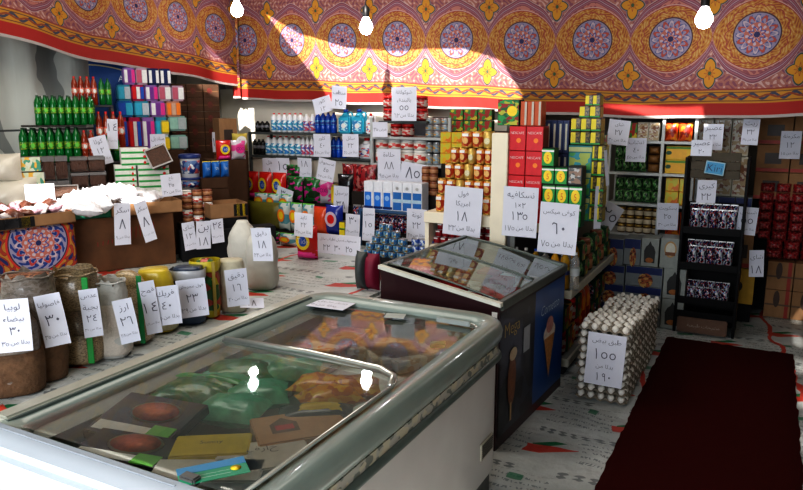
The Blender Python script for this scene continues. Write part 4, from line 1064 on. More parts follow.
# ================================================================ rug
rn = random.Random(5); mb = MB(); ny, nx = 70, 22; rl = [(-.58, 1.6), (-.56, 5.33)]; x0r, x1r, y0r, y1r = -.575, .265, 1.9, 5.42
vs = []; fs = []
for j in range(ny + 1):
    for i in range(nx + 1):
        x = x0r + (x1r - x0r) * i / nx; y = y0r + (y1r - y0r) * j / ny
        e = i in (0, nx) or j in (0, ny); x += rn.uniform(-.006, .006) * e; y += rn.uniform(-.01, .01) * e
        vs.append((x, y, .003 if e else .014 + rn.uniform(0, .004)))
for j in range(ny):
    for i in range(nx): a = j * (nx + 1) + i; fs.append((a, a + 1, a + nx + 2, a + nx + 1))
tag(MB().add(vs, fs, True).build('runner_rug', M('deep maroon pile', (.075, .010, .009), .95, ns=180, var=.5, bmp=1, spec=.1)), 'long dark maroon pile rug lying along the aisle', 'rug')
# ================================================================ platform and tables (left)
PZ = .58
o = MB().box(-5.35, .6, 0, -2.06, 5.9, PZ, .02).build('display_platform', sheet); tag(o, 'broad low display platform draped in printed white plastic sheeting', 'platform')
def lbox(line, z0, z1, depth, x0=None, x1=None, name='table', mat=None, label=None, cat='table', parent=None, ch=.004, off=0):
    """box whose front face follows a ground line; x0/x1 image columns at its top"""
    if x0 is None: A, B = Vector(line[:2]), Vector(line[2:])
    else:
        zz = 245
        A, B = at(x0, zz, line).xy, at(x1, zz, line).xy
    d = (B - A); L = d.length; n = Vector((-d.y, d.x)).normalized(); A = A + n * off
    o = MB().box(0, 0, z0, L, depth, z1, ch).build(name, mat, parent); o.location = (A.x, A.y, 0); o.rotation_euler.z = math.atan2(d.y, d.x)
    if label: tag(o, label, cat)
    return o, L
TA = (-4.16, 2.30, -4.02, 3.03); TB = (-4.15, 3.07, -3.80, 3.68); TC = (-3.78, 3.72, -3.36, 4.30)
def cloth_fn(b):
    x, y, z = coords('Object'); u = ((x - .50) / .50); u = (u + .5).fr() - .5; v = (z - .86) / .50
    sp = noise(40, 2); c = over((.28, .03, .02), sp, (.38, .06, .03))
    r_ = (u * u + v * v).sqrt(); th = atan2(v, u)
    sw = ((th * 7 + (r_ * 26).sin() * 1.6).sin() * (r_ * 40 + (th * 7).cos() * 2).sin())
    c = over(c, sw.gt(.1), (.42, .20, .04)); c = over(c, sw.lt(-.45), (.02, .03, .12))
    c = over(c, ((sw - .1).abs()).lt(.05), (.10, .02, .02))
    c = over(c, r_.lt(.40), (.5, .04, .03)); c = medallion(c, u, v, ring=.36, p1=(.45, .06, .05), p2=(.02, .05, .22))
    return c
cloth_m = PM('festive table cloth', cloth_fn, .8)
lbox(TA, PZ + .002, .965, .62, name='covered_table', mat=cloth_m, label='display table wrapped in red and blue medallion printed cloth', ch=.015)
tb, L = lbox(TB, PZ + .002, .96, .30, name='brown_crate_table', mat=M('worn brown panel', (.13, .056, .022), .7, ns=6, var=.7), label='large brown cardboard crate with red lettering carrying the sugar', cat='crate')
mb = MB(); fr_ = M('faded red ink', (.22, .022, .015))
for k in range(13): mb.add([(q[0] + L * (.25 + .045 * k), -.003, q[1] + .76 + .005 * k) for q in ((0, 0), (.006, 0), (.006 + .004 * (k % 3), .03 + .05 * (k > 6)), (.004 * (k % 3), .03 + .05 * (k > 6)))], [(0, 1, 2, 3)])
mb.build('faded_marking', fr_, tb); tb['label'] = 'large brown cardboard crate with faded red marking carrying the sugar'
lbox(TC, PZ + .002, .80, .16, name='dark_table', mat=black_mat, label='low table covered in black cloth holding three paper signs')

def tray(line, x0, x1, zb, h, depth, mat, name, label, front=None, off=0):
    A, B = at(x0, 240, line).xy, at(x1, 240, line).xy; d = B - A; L = d.length; n = Vector((-d.y, d.x)).normalized(); A = A + n * off
    t = .006; o = root(name, (A.x, A.y, zb), math.atan2(d.y, d.x))
    MB().box(0, 0, 0, L, depth, t).box(0, 0, 0, L, t, h).box(0, depth - t, 0, L, depth, h).box(0, t, 0, t, depth - t, h).box(L - t, t, 0, L, depth - t, h).build('tray_body', mat, o)
    if front:
        for (m_, a, b_) in front: MB().quad(L * a, h * .08, L * b_, h * .92, -.001).build('front_panel', m_, o)
    tag(o, label, 'tray'); return o, A, d / L, n, L
tr1 = tray(TA, -40, 76, .967, .075, .42, kraft, 'carton_tray', 'open brown carton tray of wrapped sweets on the cloth covered table',
           [(black, 0, .62), (M('grey label'), .36, .48), (flat('yellow print'), .50, .58)], off=-.02)
rn = random.Random(3)
for i in range(9):
    for j in range(6):
        A, d, n, L = tr1[1:]; s = (i + .5 + rn.uniform(-.3, .3)) / 9 * (L - .1) + .03; q = .05 + j * .06
        p = A + d * s + n * q; k = rn.choice(['sweet_w', 'sweet_b', 'sweet_b', 'sweet_p', 'sweet_w'])
        ob = inst(k, (p.x, p.y, .967 + .045 + .035 * rn.random() + .012 * j * (j < 4)), rn.uniform(0, 3), .095, .04, .06, rn.uniform(-.4, .4), rn.uniform(-.4, .4))
        nm = {'sweet_w': 'white', 'sweet_b': 'dark brown', 'sweet_p': 'mauve'}[k]
        tag(ob, nm + ' wrapped sweet packet heaped in the brown carton tray', 'packet', nm + ' sweet packets in the carton tray')
# filler below the packets
ob = MB().pillow(tr1[4] * .92, .36, .07, 8, 6, .2, flat=True).build('sweet_bag', M('mauve wrap')); A, d, n, L = tr1[1:]; p = A + d * L / 2 + n * .21
ob.location = (p.x, p.y, .974); ob.rotation_euler.z = math.atan2(d.y, d.x); tag(ob, 'large clear bag of sweets under the wrapped packets in the carton tray', 'bag')
gcrate = tray(TB, 74, 112, .962, .125, .26, M('green crate plastic', (.012, .14, .08), .45, ns=60, var=.3), 'green_crate', 'shallow green crate of sugar bags on the brown crate', off=-.03)
ktray = tray(TB, 113, 183, .962, .085, .26, kraft, 'carton_tray', 'open brown carton tray of sugar bags beside the green crate', off=-.03)
# sugar
for i, (px_, py_, zz, s) in enumerate([(70, 207, 1.05, 1), (85, 209, 1.05, 1), (100, 207, 1.05, 1), (116, 202, 1.05, 1), (132, 202, 1.05, 1), (148, 200, 1.05, 1), (163, 198, 1.04, .9),
        (60, 203, 1.02, .9), (78, 200, 1.08, 1), (94, 199, 1.09, 1.1), (110, 195, 1.10, 1.1), (124, 194, 1.11, 1), (138, 196, 1.07, .9), (118, 189, 1.14, .8), (100, 194, 1.10, .9), (88, 204, 1.06, .9), (106, 201, 1.07, .9)]):
    p = atz(px_, py_ - 8, zz + .06); k = 'sugar%d' % (i % 3)
    ob = inst(k, (p.x - .075, p.y + .045, zz - .045), .9 + rn.uniform(-.5, .5), .2 * s, .10 * s, .15 * s, rn.uniform(-.2, .2), rn.uniform(-.2, .2))
    tag(ob, 'clear bag of white sugar in the sunlit heap on the trays', 'sugar bag', 'sugar bags heaped on the trays')

# white balls of cheese/flour in bags at far left
WB = (-4.75, 2.7, -4.5, 3.2)
p = at(8, 204, WB); z_ = 1.0
ob = inst('sack_ball', (at(10, 200, WB).x, at(10, 200, WB).y, .967), .9, .36, .27, .26); tag(ob, 'bulging milky white plastic bag, lower of two at the far left', 'bag')
ob = inst('sack_ball', (at(4, 180, WB).x, at(4, 180, WB).y, 1.2), .7, .24, .2, .2); tag(ob, 'smaller milky white plastic bag resting on the larger one', 'bag')

# date trays
DT = (-4.62, 2.95, -4.15, 3.60); DZ = 1.0
lbox(DT, PZ + .002, 1.03, .32, name='rear_crate', mat=black_mat, label='dark crate behind the sugar carrying date trays and white boxes', cat='crate', off=.0)
r1 = row('date_tray_l', 20, 47, 188, 172, DT, 1, 'labelled date tray with palm picture', 'lower one beside the white bags', 'date tray', zb=1.032, dfix=.12)
r2 = row('date_tray_l', 16, 43, 172, 157, DT, 1, 'labelled date tray with palm picture', 'stacked on top of the other', 'date tray', zb=r1['z1'], dfix=.12)
row('date_tray', 44, 70, 188, 158, DT, 2, 'clear date tray', 'beside the palm labels', 'date tray', rows=2, zb=1.032, z1=r2['z1'] - .0, dfix=.12)
row('date_tray', 72, 108, 190, 163, DT, 2, 'clear date tray', 'behind the sunlit sugar', 'date tray', rows=3, zb=1.032, z1=r2['z1'] - .01, dfix=.14)
p = at(66, 197, (-4.5, 2.95, -4.1, 3.52)); ob = inst('date_tray', (p.x, p.y, p.z + .01), .9, .17, .05, .12, R(62)); tag(ob, 'tilted clear date tray standing up behind the sugar', 'date tray')
DB = (-4.25, 3.62, -3.85, 4.15)
lbox(DB, PZ + .002, 1.02, .18, name='box_stand', mat=kraft_dk, label='brown carton under the stack of white date boxes', cat='carton')
ra = row('flat_box', 116, 138, 193, 165, DB, 1, 'flat white date box', 'left hand stack', 'date box', rows=6, zb=1.022)
rb = row('flat_box', 139, 171, 193, 165, DB, 1, 'flat white date box', 'right hand stack', 'date box', rows=6, zb=1.022)
rc = row('flat_box', 121, 150, 165, 148, DB, 1, 'flat white date box', 'on top of left stack', 'date box', rows=3, zb=rb['z1'])
p = at(157, 166, DB); ob = inst('date_tray', (p.x + .03, p.y, rb['z1'] + .045), .9, .16, .05, .17, R(55), R(-20)); tag(ob, 'open date box leaning on top of the white box stack', 'date box')

# ================================================================ soda bottles
LB = (-5.0, 3.3, -4.2, 4.6)
def rack(line, x0, x1, zs, depth, name, label, mat=None, z0=0):
    A, B = at(x0, 150, line).xy, at(x1, 150, line).xy; d = B - A; L = d.length
    o = root(name, (A.x, A.y, 0), math.atan2(d.y, d.x)); mat = mat or M('dark rack', (.06, .06, .065), .5)
    for z in zs: MB().box(-.02, -.01, z - .018, L + .02, depth, z, .003).build('shelf_board', mat, o)
    for sx in (-.02, L):
        for y in (-.008, depth - .03): MB().box(sx, y + .003, z0, sx + .02, y + .028, max(zs) - .02).build('post', mat, o)
    tag(o, label, 'rack'); return o
rack(LB, 16, 98, [1.285], .20, 'bottle_rack', 'dark rack carrying the lower row of green soda bottles', z0=PZ)
g1 = row('soda_green', 21, 83, 162, 127, LB, 7, 'green soda bottle', 'row above the date trays', 'bottle', zb=1.287)
LBb = (-5.075, 3.346, -4.275, 4.646)
row('soda_green', 24, 84, 160, 128, LBb, 7, 'green soda bottle in second file', 'behind the lower green row', 'bottle', zb=1.287, z1=g1['z1'] - .005)
row('soda_red', 83, 97, 160, 130, LB, 2, 'red soda bottle', 'low beside the green row', 'bottle', zb=1.287)
row('soda_green', 97, 122, 162, 138, LB, 3, 'green soda bottle', 'behind the paper signs', 'bottle', zb=1.287, z1=1.49) 
rack(LB, 99, 128, [1.285], .10, 'bottle_rack', 'dark rack behind the two tall paper signs', z0=PZ)
ob, _ = lbox(LB, g1['z1'], g1['z1'] + .012, .2, 34, 97, 'carton_sheet', M('dark card sheet', (.05, .045, .04), .8), 'cardboard sheet between the two rows of green soda bottles', 'cardboard')
g2_ = row('soda_green', 36, 96, 127, 95, LB, 8, 'shrink wrapped green soda bottle', 'upper row', 'bottle', zb=g1['z1'] + .013)
row('soda_green', 39, 97, 127, 96, LBb, 8, 'green soda bottle in second file', 'behind the upper green row', 'bottle', zb=g1['z1'] + .013, z1=g2_['z1'] - .006)
LB2 = (-5.12, 3.45, -4.32, 4.75)
rack(LB2, 72, 114, [at(90, 105, LB2).z], .1, 'bottle_rack', 'rear rack holding the highest red and green bottles', z0=PZ)
row('soda_red', 73, 99, 105, 76, LB2, 4, 'red soda bottle', 'highest row at the rear', 'bottle')
row('soda_green', 100, 113, 105, 78, LB2, 2, 'green soda bottle', 'beside the highest red bottles', 'bottle')
LB3 = (-5.04, 3.42, -4.24, 4.72)
rack(LB3, 98, 127, [at(112, 150, LB3).z], .1, 'bottle_rack', 'rack of red bottles behind the narrow paper sign', z0=PZ)
row('soda_red', 98, 127, 150, 111, LB3, 4, 'tall red soda bottle', 'behind the narrow sign', 'bottle')

# ================================================================ wrapped packs
LD = (-5.05, 4.1, -4.65, 4.85)
zb = at(150, 150, LD).z
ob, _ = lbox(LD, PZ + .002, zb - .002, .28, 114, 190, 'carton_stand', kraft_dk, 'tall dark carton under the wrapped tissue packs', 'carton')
mb = MB(); A, B = at(93, 70, (-5.3, 4.0, -4.9, 4.75)), at(131, 70, (-5.3, 4.0, -4.9, 4.75)); L = (B.xy - A.xy).length; za = at(112, 118, (-5.3, 4.0, -4.9, 4.75)).z; zt = at(95, 61, (-5.3, 4.0, -4.9, 4.75)).z
o = root('blue_display_board', (A.x - .05, A.y, PZ), math.atan2(B.y - A.y, B.x - A.x)); tag(o, 'blue cardboard display board with cream curved top line behind the bottles', 'board')
MB().box(0, 0, 0, L, .015, zt - PZ, .003).build('board_panel', M('blue board', (.015, .07, .24), .5), o)
MB().tube([(L * k / 10, -.002, zt - PZ - .03 - .05 * (k / 10) ** 2) for k in range(11)], .006, 5).build('cream_line', M('cream line', (.6, .52, .3)), o)
text_panel('A', .08, .08, L * .82, zt - PZ - .14, -.003, white, o)
r0 = row(None, 116, 170, 150, 117, LD, 4, 'striped tissue pack', 'lowest row of packs', 'wrapped pack', kinds=['diaper_red', 'diaper_red', 'diaper_purple', 'diaper_teal'])
r1 = row('diaper_green', 170, 189, 150, 112, LD, 1, 'pale green wrapped pack', 'beside the dark cartons', 'wrapped pack', rows=2)
row('tissue_yellow', 163, 171, 150, 117, (-5.03, 4.08, -4.63, 4.83), 1, 'narrow yellow pack', 'at the end of the striped packs', 'wrapped pack', rows=2)
z2 = r0['z1']
r2 = row(None, 118, 182, 117, 101, LD, 4, 'wrapped diaper pack', 'second row of packs', 'wrapped pack', kinds=['diaper_blue', 'diaper_teal', 'diaper_purple', 'diaper_orange'], zb=z2)
r3 = row(None, 118, 185, 101, 85, LD, 5, 'colourful diaper pack', 'third row of packs', 'wrapped pack', kinds=['diaper_teal', 'diaper_red', 'diaper_purple', 'tissue_pink', 'tissue_pink'], zb=r2['z1'])
r4 = row(None, 124, 172, 85, 68, LD, 4, 'small diaper pack', 'topmost row of packs', 'wrapped pack', kinds=['diaper_purple', 'tissue_pink', 'navy_pack', 'navy_pack'], zb=r3['z1'])
LC = (-5.05, 4.9, -4.55, 5.75)
zc = at(200, 152, LC).z
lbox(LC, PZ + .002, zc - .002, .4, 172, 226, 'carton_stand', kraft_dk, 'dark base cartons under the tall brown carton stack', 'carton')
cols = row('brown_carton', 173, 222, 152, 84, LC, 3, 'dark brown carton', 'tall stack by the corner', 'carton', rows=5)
LE = (-4.55, 5.0, -4.1, 5.75)
row('kraft_carton', 222, 240, 190, 118, LE, 1, 'brown carton', 'stack in the left corner', 'carton', rows=3, zb=PZ + .002, dfix=.2)

# tubs, oxi etc.
TD = (-4.05, 4.1, -3.65, 4.75)
ztub = at(193, 190, TD).z
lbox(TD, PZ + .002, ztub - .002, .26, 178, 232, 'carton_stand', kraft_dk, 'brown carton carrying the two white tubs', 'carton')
q = row('tub', 182, 205, 190, 178, TD, 1, 'white tub with navy lid', 'lower of the two', 'tub')
row('tub', 182, 205, 178, 154, TD, 1, 'large white tub with navy lid', 'on top of the other tub', 'tub', zb=q['z1'])
lbox(TD, ztub, at(215, 178, TD).z, .12, 205, 231, 'carton', kraft_dk, 'small brown carton under the blue detergent bags', 'carton')
row('oxi_blue', 204, 231, 178, 161, TD, 3, 'blue detergent bag with yellow top', 'beside the tubs', 'detergent bag', zb=at(215, 178, TD).z + .001, dfix=.08)
row('oxi_yellow', 218, 248, 160, 140, (-4.2, 4.7, -3.85, 5.3), 2, 'pink and yellow detergent bag', 'before the corner cartons', 'detergent bag', kinds=['tide_red', 'oxi_white'], group='bags before the corner cartons', dfix=.1)
lbox((-4.2, 4.7, -3.85, 5.3), PZ + .002, at(233, 160, (-4.2, 4.7, -3.85, 5.3)).z, .3, 217, 250, 'carton_stand', kraft_dk, 'dark carton under the pink and yellow detergent bags', 'carton')
row('oxi_yellow', 234, 250, 151, 133, (-4.4, 5.0, -4.05, 5.6), 1, 'yellow detergent bag', 'highest one against the white wall', 'detergent bag', dfix=.1)
lbox((-4.4, 5.0, -4.05, 5.6), PZ + .002, at(240, 151, (-4.4, 5.0, -4.05, 5.6)).z, .2, 232, 252, 'carton_stand', kraft_dk, 'carton against the partition under the single yellow bag', 'carton')
TE = (-3.85, 3.95, -3.45, 4.55)
lbox(TE, PZ + .002, at(200, 222, TE).z, .14, 182, 250, 'carton_stand', kraft_dk, 'carton below the stacked round tubs', 'carton')
ss = row('halva_tub', 184, 215, 222, 190, TE, 3, 'small round dark topped tub', 'stack behind the black table', 'tub', rows=5, kinds=['brown_jar', 'halva_tub', 'brown_jar'], group='round tubs behind the black table')
lbox((-3.65, 4.0, -3.35, 4.5), PZ + .002, at(228, 218, (-3.65, 4.0, -3.35, 4.5)).z - .002, .24, 212, 248, 'carton_stand', black_mat, 'black covered box under the open carton tray', 'box')
tray((-3.65, 4.0, -3.35, 4.5), 212, 249, at(228, 218, (-3.65, 4.0, -3.35, 4.5)).z, .11, .25, kraft, 'carton_tray', 'open brown carton tray with black and yellow end beside olive sack', [(black, .62, 1), (yel, .70, .78), (yel, .86, .93)])

# ================================================================ sacks along the freezer
def sk(k, x0, x1, yb, yt, x, label, cat='sack', rz=.62, d=None):
    ln = (x, 0, x, 1); mid = (x0 + x1) / 2; p = at(mid, yb - 6, ln); P = PROTO[k][3]
    dist = math.hypot(p.x, p.y); w_ = (x1 - x0) / FPX * dist * .93; top = at(mid, yt, ln).z
    o = inst(k, (p.x, p.y, PZ + .003), rz, w_, top - PZ, d or w_ * .85); tag(o, label, cat); return o
sk('sack_burlap', -14, 42, 390, 300, -2.62, 'bulging brown burlap sack nearest the camera at the left edge', rz=.9)
p = at(2, 300, (-2.66, 0, -2.66, 1)); ob = inst('sack_ball', (-2.72, 1.66, .9), .6, .16, .14, .14); bpy.data.objects.remove(ob)
sk('sack_beans', 12, 66, 376, 272, -2.66, 'sack of red brown beans with brown lower bag', rz=.85)
sk('sack_lentil', 54, 104, 358, 270, -2.68, 'clear tied bag of brown lentils with green seam')
sk('sack_rice', 94, 131, 352, 279, -2.60, 'open white sack of pale rice between lentils and beans')
sk('sack_wheat', 111, 153, 344, 270, -2.68, 'tall clear bag of speckled beans with wide green seam')
sk('sack_yellow', 140, 178, 333, 268, -2.70, 'yellow topped bag of grain behind two signs')
sk('sack_blue', 172, 208, 330, 266, -2.66, 'dark navy bag with silver top behind a square sign')
sk('sack_green', 192, 222, 320, 258, -2.66, 'green and yellow printed snack sack with gold edge')
sk('sack_white', 219, 249, 313, 259, -2.60, 'small cream flour sack beside the green and yellow sack')
sk('sack_big', 229, 262, 300, 220, -2.95, 'tall white flour sack with knotted top, left one', rz=.5)
sk('sack_big', 246, 280, 302, 228, -2.78, 'tall white flour sack carrying a hanging price sign', rz=.5)
sk('grey_bag', 190, 200, 268, 262, -3.1, 'small dark bag standing behind the sacks', 'bag')

# ================================================================ detergents, centre left, on stepped cartons
def step(line, x0, x1, z, depth, label, mat=None, z0=None, off=0):
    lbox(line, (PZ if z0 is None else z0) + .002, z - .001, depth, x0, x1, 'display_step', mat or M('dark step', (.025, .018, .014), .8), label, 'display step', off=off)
Y3 = 5.3; za = at(263, 200, Y3).z
step((0, Y3, 1, Y3), 240, 376, za, .25, 'rear display step under the red detergent pouches')
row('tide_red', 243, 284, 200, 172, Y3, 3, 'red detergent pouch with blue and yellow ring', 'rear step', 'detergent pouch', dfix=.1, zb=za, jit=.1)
row('ariel_green', 284, 318, 200, 177, Y3, 2, 'dark green and pink detergent pouch', 'rear step', 'detergent pouch', dfix=.1, zb=za, jit=.1)
row('oxi_white', 317, 331, 202, 179, Y3, 1, 'white and pink detergent pouch', 'middle of the rear step', 'detergent pouch', dfix=.1, zb=za)
row('tissue_yellow', 331, 335, 202, 179, Y3, 1, 'narrow yellow detergent box', 'beside the white and pink pouch', 'detergent box', dfix=.1, zb=za)
row('black_pouch', 335, 352, 202, 174, Y3, 1, 'black detergent pouch with red writing', 'rear step', 'detergent pouch', dfix=.1, zb=za)
row('blue_pouch', 352, 366, 202, 176, Y3, 1, 'dark softener pouch', 'right end of the rear step', 'detergent pouch', dfix=.1, zb=za)
zx = at(300, 180, 5.45).z
row('ariel_green', 284, 300, 181, 165, 5.45, 1, 'green and pink pouch', 'raised behind the others', 'detergent pouch', dfix=.08)
step((0, 5.45, 1, 5.45), 282, 372, at(292, 181, 5.45).z, .1, 'highest narrow display step below the bleach shelf')
row('red_bag', 340, 372, 186, 164, 5.45, 2, 'bright red bag', 'below the cyan jugs', 'bag', dfix=.08, zb=at(292, 181, 5.45).z)
Y4 = 4.95; zb_ = at(290, 232, Y4).z
step((0, Y4, 1, Y4), 243, 372, zb_, .3, 'middle display step under the lime topped pouches')
row('olive_bale', 243, 280, 234, 202, Y4 - .02, 1, 'olive green film wrapped bale', 'left end of the middle step', 'bale', zb=zb_, dfix=.15)
row('lime_pouch', 276, 312, 232, 203, Y4, 3, 'pale detergent pouch with lime top', 'middle step', 'detergent pouch', zb=zb_, dfix=.1, jit=.1)
row('lime_pouch', 252, 290, 209, 194, 5.12, 3, 'pale pouch with lime top', 'lying behind the olive bale', 'detergent pouch', dfix=.1, jit=.15)
row('orange_pouch', 311, 326, 238, 207, Y4, 1, 'orange softener bottle', 'middle step', 'softener', zb=zb_, dfix=.1)
row('blue_pouch', 322, 340, 232, 205, Y4, 1, 'round blue softener pouch', 'middle step', 'softener', zb=zb_, dfix=.12)
row('tea_yellow', 339, 350, 232, 222, Y4, 1, 'small orange yellow box', 'beside the blue softener', 'box', zb=zb_, dfix=.08, rows=2)
row('crisp_bag_b', 351, 368, 232, 205, Y4, 2, 'dark red packet', 'right end of the middle step', 'packet', zb=zb_, dfix=.08)
Y5 = 4.55
row('tide_red', 293, 314, 263, 226, 4.2, 1, 'large red detergent pouch with pink foot', 'front centre', 'detergent pouch', zb=PZ + .002, dfix=.12)
row('lime_pouch', 277, 293, 258, 234, Y5, 1, 'white green detergent pouch', 'beside the large red pouch', 'detergent pouch', zb=PZ + .002, dfix=.1)
row('ariel_green', 262, 277, 258, 232, Y5, 1, 'purple and green detergent pouch', 'behind the knotted flour sack', 'detergent pouch', zb=PZ + .002, dfix=.1)
row('grey_bag', 352, 363, 292, 252, 3.6, 1, 'slim dark bag', 'between platform and ice cream freezer', 'bag', zb=PZ + .002, dfix=.12)
row('maroon_bag', 361, 375, 292, 254, 3.62, 1, 'maroon woven bag', 'against the ice cream freezer', 'bag', zb=PZ + .002, dfix=.12)

# ================================================================ bleach shelving along the back
YB = 5.6
def shelving(name, Y_, x0, x1, zs, depth, label, mat, z0=0, back=None, ztop=None, posts=True):
    A, B = at(x0, 150, Y_), at(x1, 150, Y_); L = B.x - A.x; o = root(name, (A.x, Y_, 0))
    top = ztop or max(zs)
    for z in zs: MB().box(.0, -.012, z - .022, L, depth, z, .002).build('shelf_board', mat, o)
    if posts:
        for sx in (-.024, L): MB().box(sx, -.006, z0, sx + .024, .022, top, .002).build('post', mat, o); MB().box(sx, depth - .02, z0, sx + .024, depth, top, .002).build('post', mat, o)
    if back: MB().box(0, depth - .008, z0 + .01, L, depth - .002, top).build('back_panel', back, o)
    tag(o, label, 'shelving'); return o
zA, zB, zC = at(310, 157, YB).z, at(310, 133, YB).z, at(310, 183, YB).z
shelving('bleach_shelving', YB, 251, 372, [zA, zB], .36, 'dark edged back shelving with bleach bottles and cyan jugs', M('dark shelf edge', (.07, .08, .08), .5), z0=PZ, posts=True)
step((0, YB + .02, 1, YB + .02), 253, 370, zA - .03, .015, 'cream painted panel beneath the bleach shelves', M('cream partition'))
row('dark_bottle', 254, 268, 133, 121, YB + .03, 3, 'small dark bottle', 'upper bleach shelf', 'bottle', zb=zB)
row('dark_bottle', 252, 264, 156, 139, YB + .03, 3, 'small dark bottle', 'lower bleach shelf', 'bottle', zb=zA)
row('bleach_red', 270, 302, 133, 113, YB + .03, 6, 'white bleach bottle with red cap', 'upper shelf', 'bottle', zb=zB)
row('bleach_blue', 302, 314, 133, 114, YB + .03, 2, 'white bleach bottle with blue label', 'upper shelf', 'bottle', zb=zB)
row('bleach_red', 264, 300, 156, 136, YB + .03, 6, 'white bleach bottle with red cap', 'lower shelf', 'bottle', zb=zA)
row('bleach_blue', 300, 313, 156, 137, YB + .03, 3, 'white bleach bottle with blue label', 'lower shelf', 'bottle', zb=zA)
row('blue_bottle', 314, 335, 133, 112, YB + .03, 4, 'deep blue cleaner bottle', 'upper shelf', 'bottle', zb=zB)
row('blue_bottle', 330, 345, 157, 137, YB + .03, 3, 'deep blue cleaner bottle', 'lower shelf between two signs', 'bottle', zb=zA)
row('jug_cyan', 337, 364, 133, 109, YB + .02, 2, 'cyan cleaner jug with handle', 'upper shelf', 'jug', zb=zB)
row('jug_white', 365, 374, 134, 113, YB - .01, 1, 'white bleach jug with red cap', 'upper shelf end', 'jug', zb=zB)
row('jug_white', 357, 372, 160, 138, YB + .02, 1, 'white bleach jug with large handle', 'lower shelf end', 'jug', zb=zA)
YJ = 5.35
zs = [at(400, 183, YJ).z, at(400, 164, YJ).z, at(400, 137, YJ).z, at(400, 121, YJ).z]
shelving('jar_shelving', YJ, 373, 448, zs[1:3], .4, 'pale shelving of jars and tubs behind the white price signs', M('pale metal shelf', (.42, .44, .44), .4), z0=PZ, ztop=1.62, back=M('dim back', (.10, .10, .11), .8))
row('halva_tub', 373, 424, 164, 150, YJ + .02, 4, 'red and white sweet tub', 'lower jar shelf', 'tub', zb=zs[1] + .001)
row('halva_tub', 373, 424, 150, 137, YJ + .02, 4, 'white tub with red bands', 'second tier of jar shelf', 'tub', zb=at(398, 150, YJ + .02).z + .002, z1=zs[2] - .026)
row('jam_red', 388, 411, 137, 124, YJ + .02, 2, 'small red lidded jam jar', 'upper jar shelf', 'jar', zb=zs[2] + .001)
zt_ = at(400, 121, YJ).z
ob, _ = lbox((0, YJ, 1, YJ), zt_ - .02, zt_, .2, 379, 426, 'top_shelf', M('dark shelf edge'), 'short dark shelf holding the topmost red jars', 'shelf')
row('jam_red', 381, 425, 121, 96, YJ + .02, 4, 'red jam jar', 'highest jar shelf', 'jar', rows=2, zb=zt_ + .001)
row('tin_jar', 424, 448, 137, 109, YJ + .05, 3, 'grey spice jar', 'right part of jar shelves, high', 'jar', rows=3, zb=zs[2] + .001, z1=1.62)
row('tin_jar', 424, 446, 164, 138, YJ + .05, 3, 'grey spice jar', 'right part of jar shelves, low', 'jar', rows=2, zb=zs[1] + .001, z1=zs[2] - .03)
YT = 4.9; zT = at(393, 211, YT).z
shelving('toothpaste_shelving', YT, 361, 432, [zT], .42, 'blue edged low shelf carrying toothpaste boxes', M('blue edge', (.04, .10, .2), .5), z0=PZ, ztop=zT)
row(None, 364, 422, 210, 182, YT + .0, 6, 'upright blue and white toothpaste box', 'low blue shelf', 'toothpaste box', zb=zT + .001, kinds=['toothpaste', 'toothpaste', 'toothpaste', 'toothpaste_b', 'toothpaste_b', 'toothpaste_b'], dfix=.12)
zR = at(428, 196, 5.1).z
row('brown_jar', 420, 436, 196, 167, 5.1, 2, 'brown chocolate jar', 'beside the toothpaste boxes', 'jar', rows=4)
step((0, 5.1, 1, 5.1), 419, 437, zR, .2, 'dark stand under the brown chocolate jars', z0=PZ)
row('red_bag', 350, 375, 192, 164, 5.25, 1, 'red snack bag', 'left of the toothpaste boxes', 'bag', dfix=.08)
step((0, 5.25, 1, 5.25), 352, 375, at(363, 192, 5.25).z, .15, 'narrow stand under the red snack bag')
# bottles and packets under the blue shelf
zU = at(385, 234, YT).z
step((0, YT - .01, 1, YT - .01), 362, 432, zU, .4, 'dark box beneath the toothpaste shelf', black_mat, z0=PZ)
row('crisp_bag_b', 368, 405, 234, 214, YT + .02, 4, 'dim coloured packet', 'under the toothpaste shelf', 'packet', zb=zU, dfix=.06)
# tuna pyramid
YN = 4.35; zN = at(385, 258, YN).z
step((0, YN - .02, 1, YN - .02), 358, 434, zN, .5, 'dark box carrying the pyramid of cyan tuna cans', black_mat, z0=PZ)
zk_ = zN
for i, (a, b_, n) in enumerate([(362, 412, 6), (364, 410, 5), (370, 405, 4), (374, 398, 3), (378, 391, 2)]):
    r_ = row('tuna_can', a, b_, 250, 243, YN + .01 * i, n, 'cyan tuna can', ['base', 'second tier', 'third tier', 'fourth tier', 'peak'][i] + ' of the pyramid', 'can', zb=zk_, z1=zk_ + .048); zk_ = r_['z1']
row('blue_can', 410, 433, 258, 243, YN + .05, 3, 'dark blue tuna can', 'right of the tuna pyramid', 'can', rows=3, zb=zN, z1=zN + .15)

# ================================================================ centre gondola with bean cans
YG = 4.35
zG = at(462, 214, YG).z; zG2 = at(462, 248, YG).z
o = root('centre_gondola', (0, 0, 0)); tag(o, 'cream painted shop gondola with square pillar between cans and coffee boxes', 'gondola')
A, B = at(425, 213, YG), at(492, 213, YG); XP0, XP1 = at(490.5, 190, 4.28).x, at(506.5, 190, 4.28).x
MB().box(A.x, YG - .02, zG - .075, XP0, YG + .5, zG, .004).build('shelf_board', cream_paint, o)
MB().box(A.x + .02, YG + .02, zG2 - .04, XP0, YG + .5, zG2, .004).build('shelf_board', cream_paint, o)
MB().box(XP0, 4.28, 0, XP1, 4.28 + .09, at(498, 133, 4.28).z, .004).build('pillar', cream_paint, o)
MB().box(A.x, YG + .46, 0, XP0, YG + .49, zG).build('back_panel', M('cream partition'), o)
MB().box(A.x, YG, 0, A.x + .03, YG + .49, zG - .08).build('side_panel', cream_paint, o)
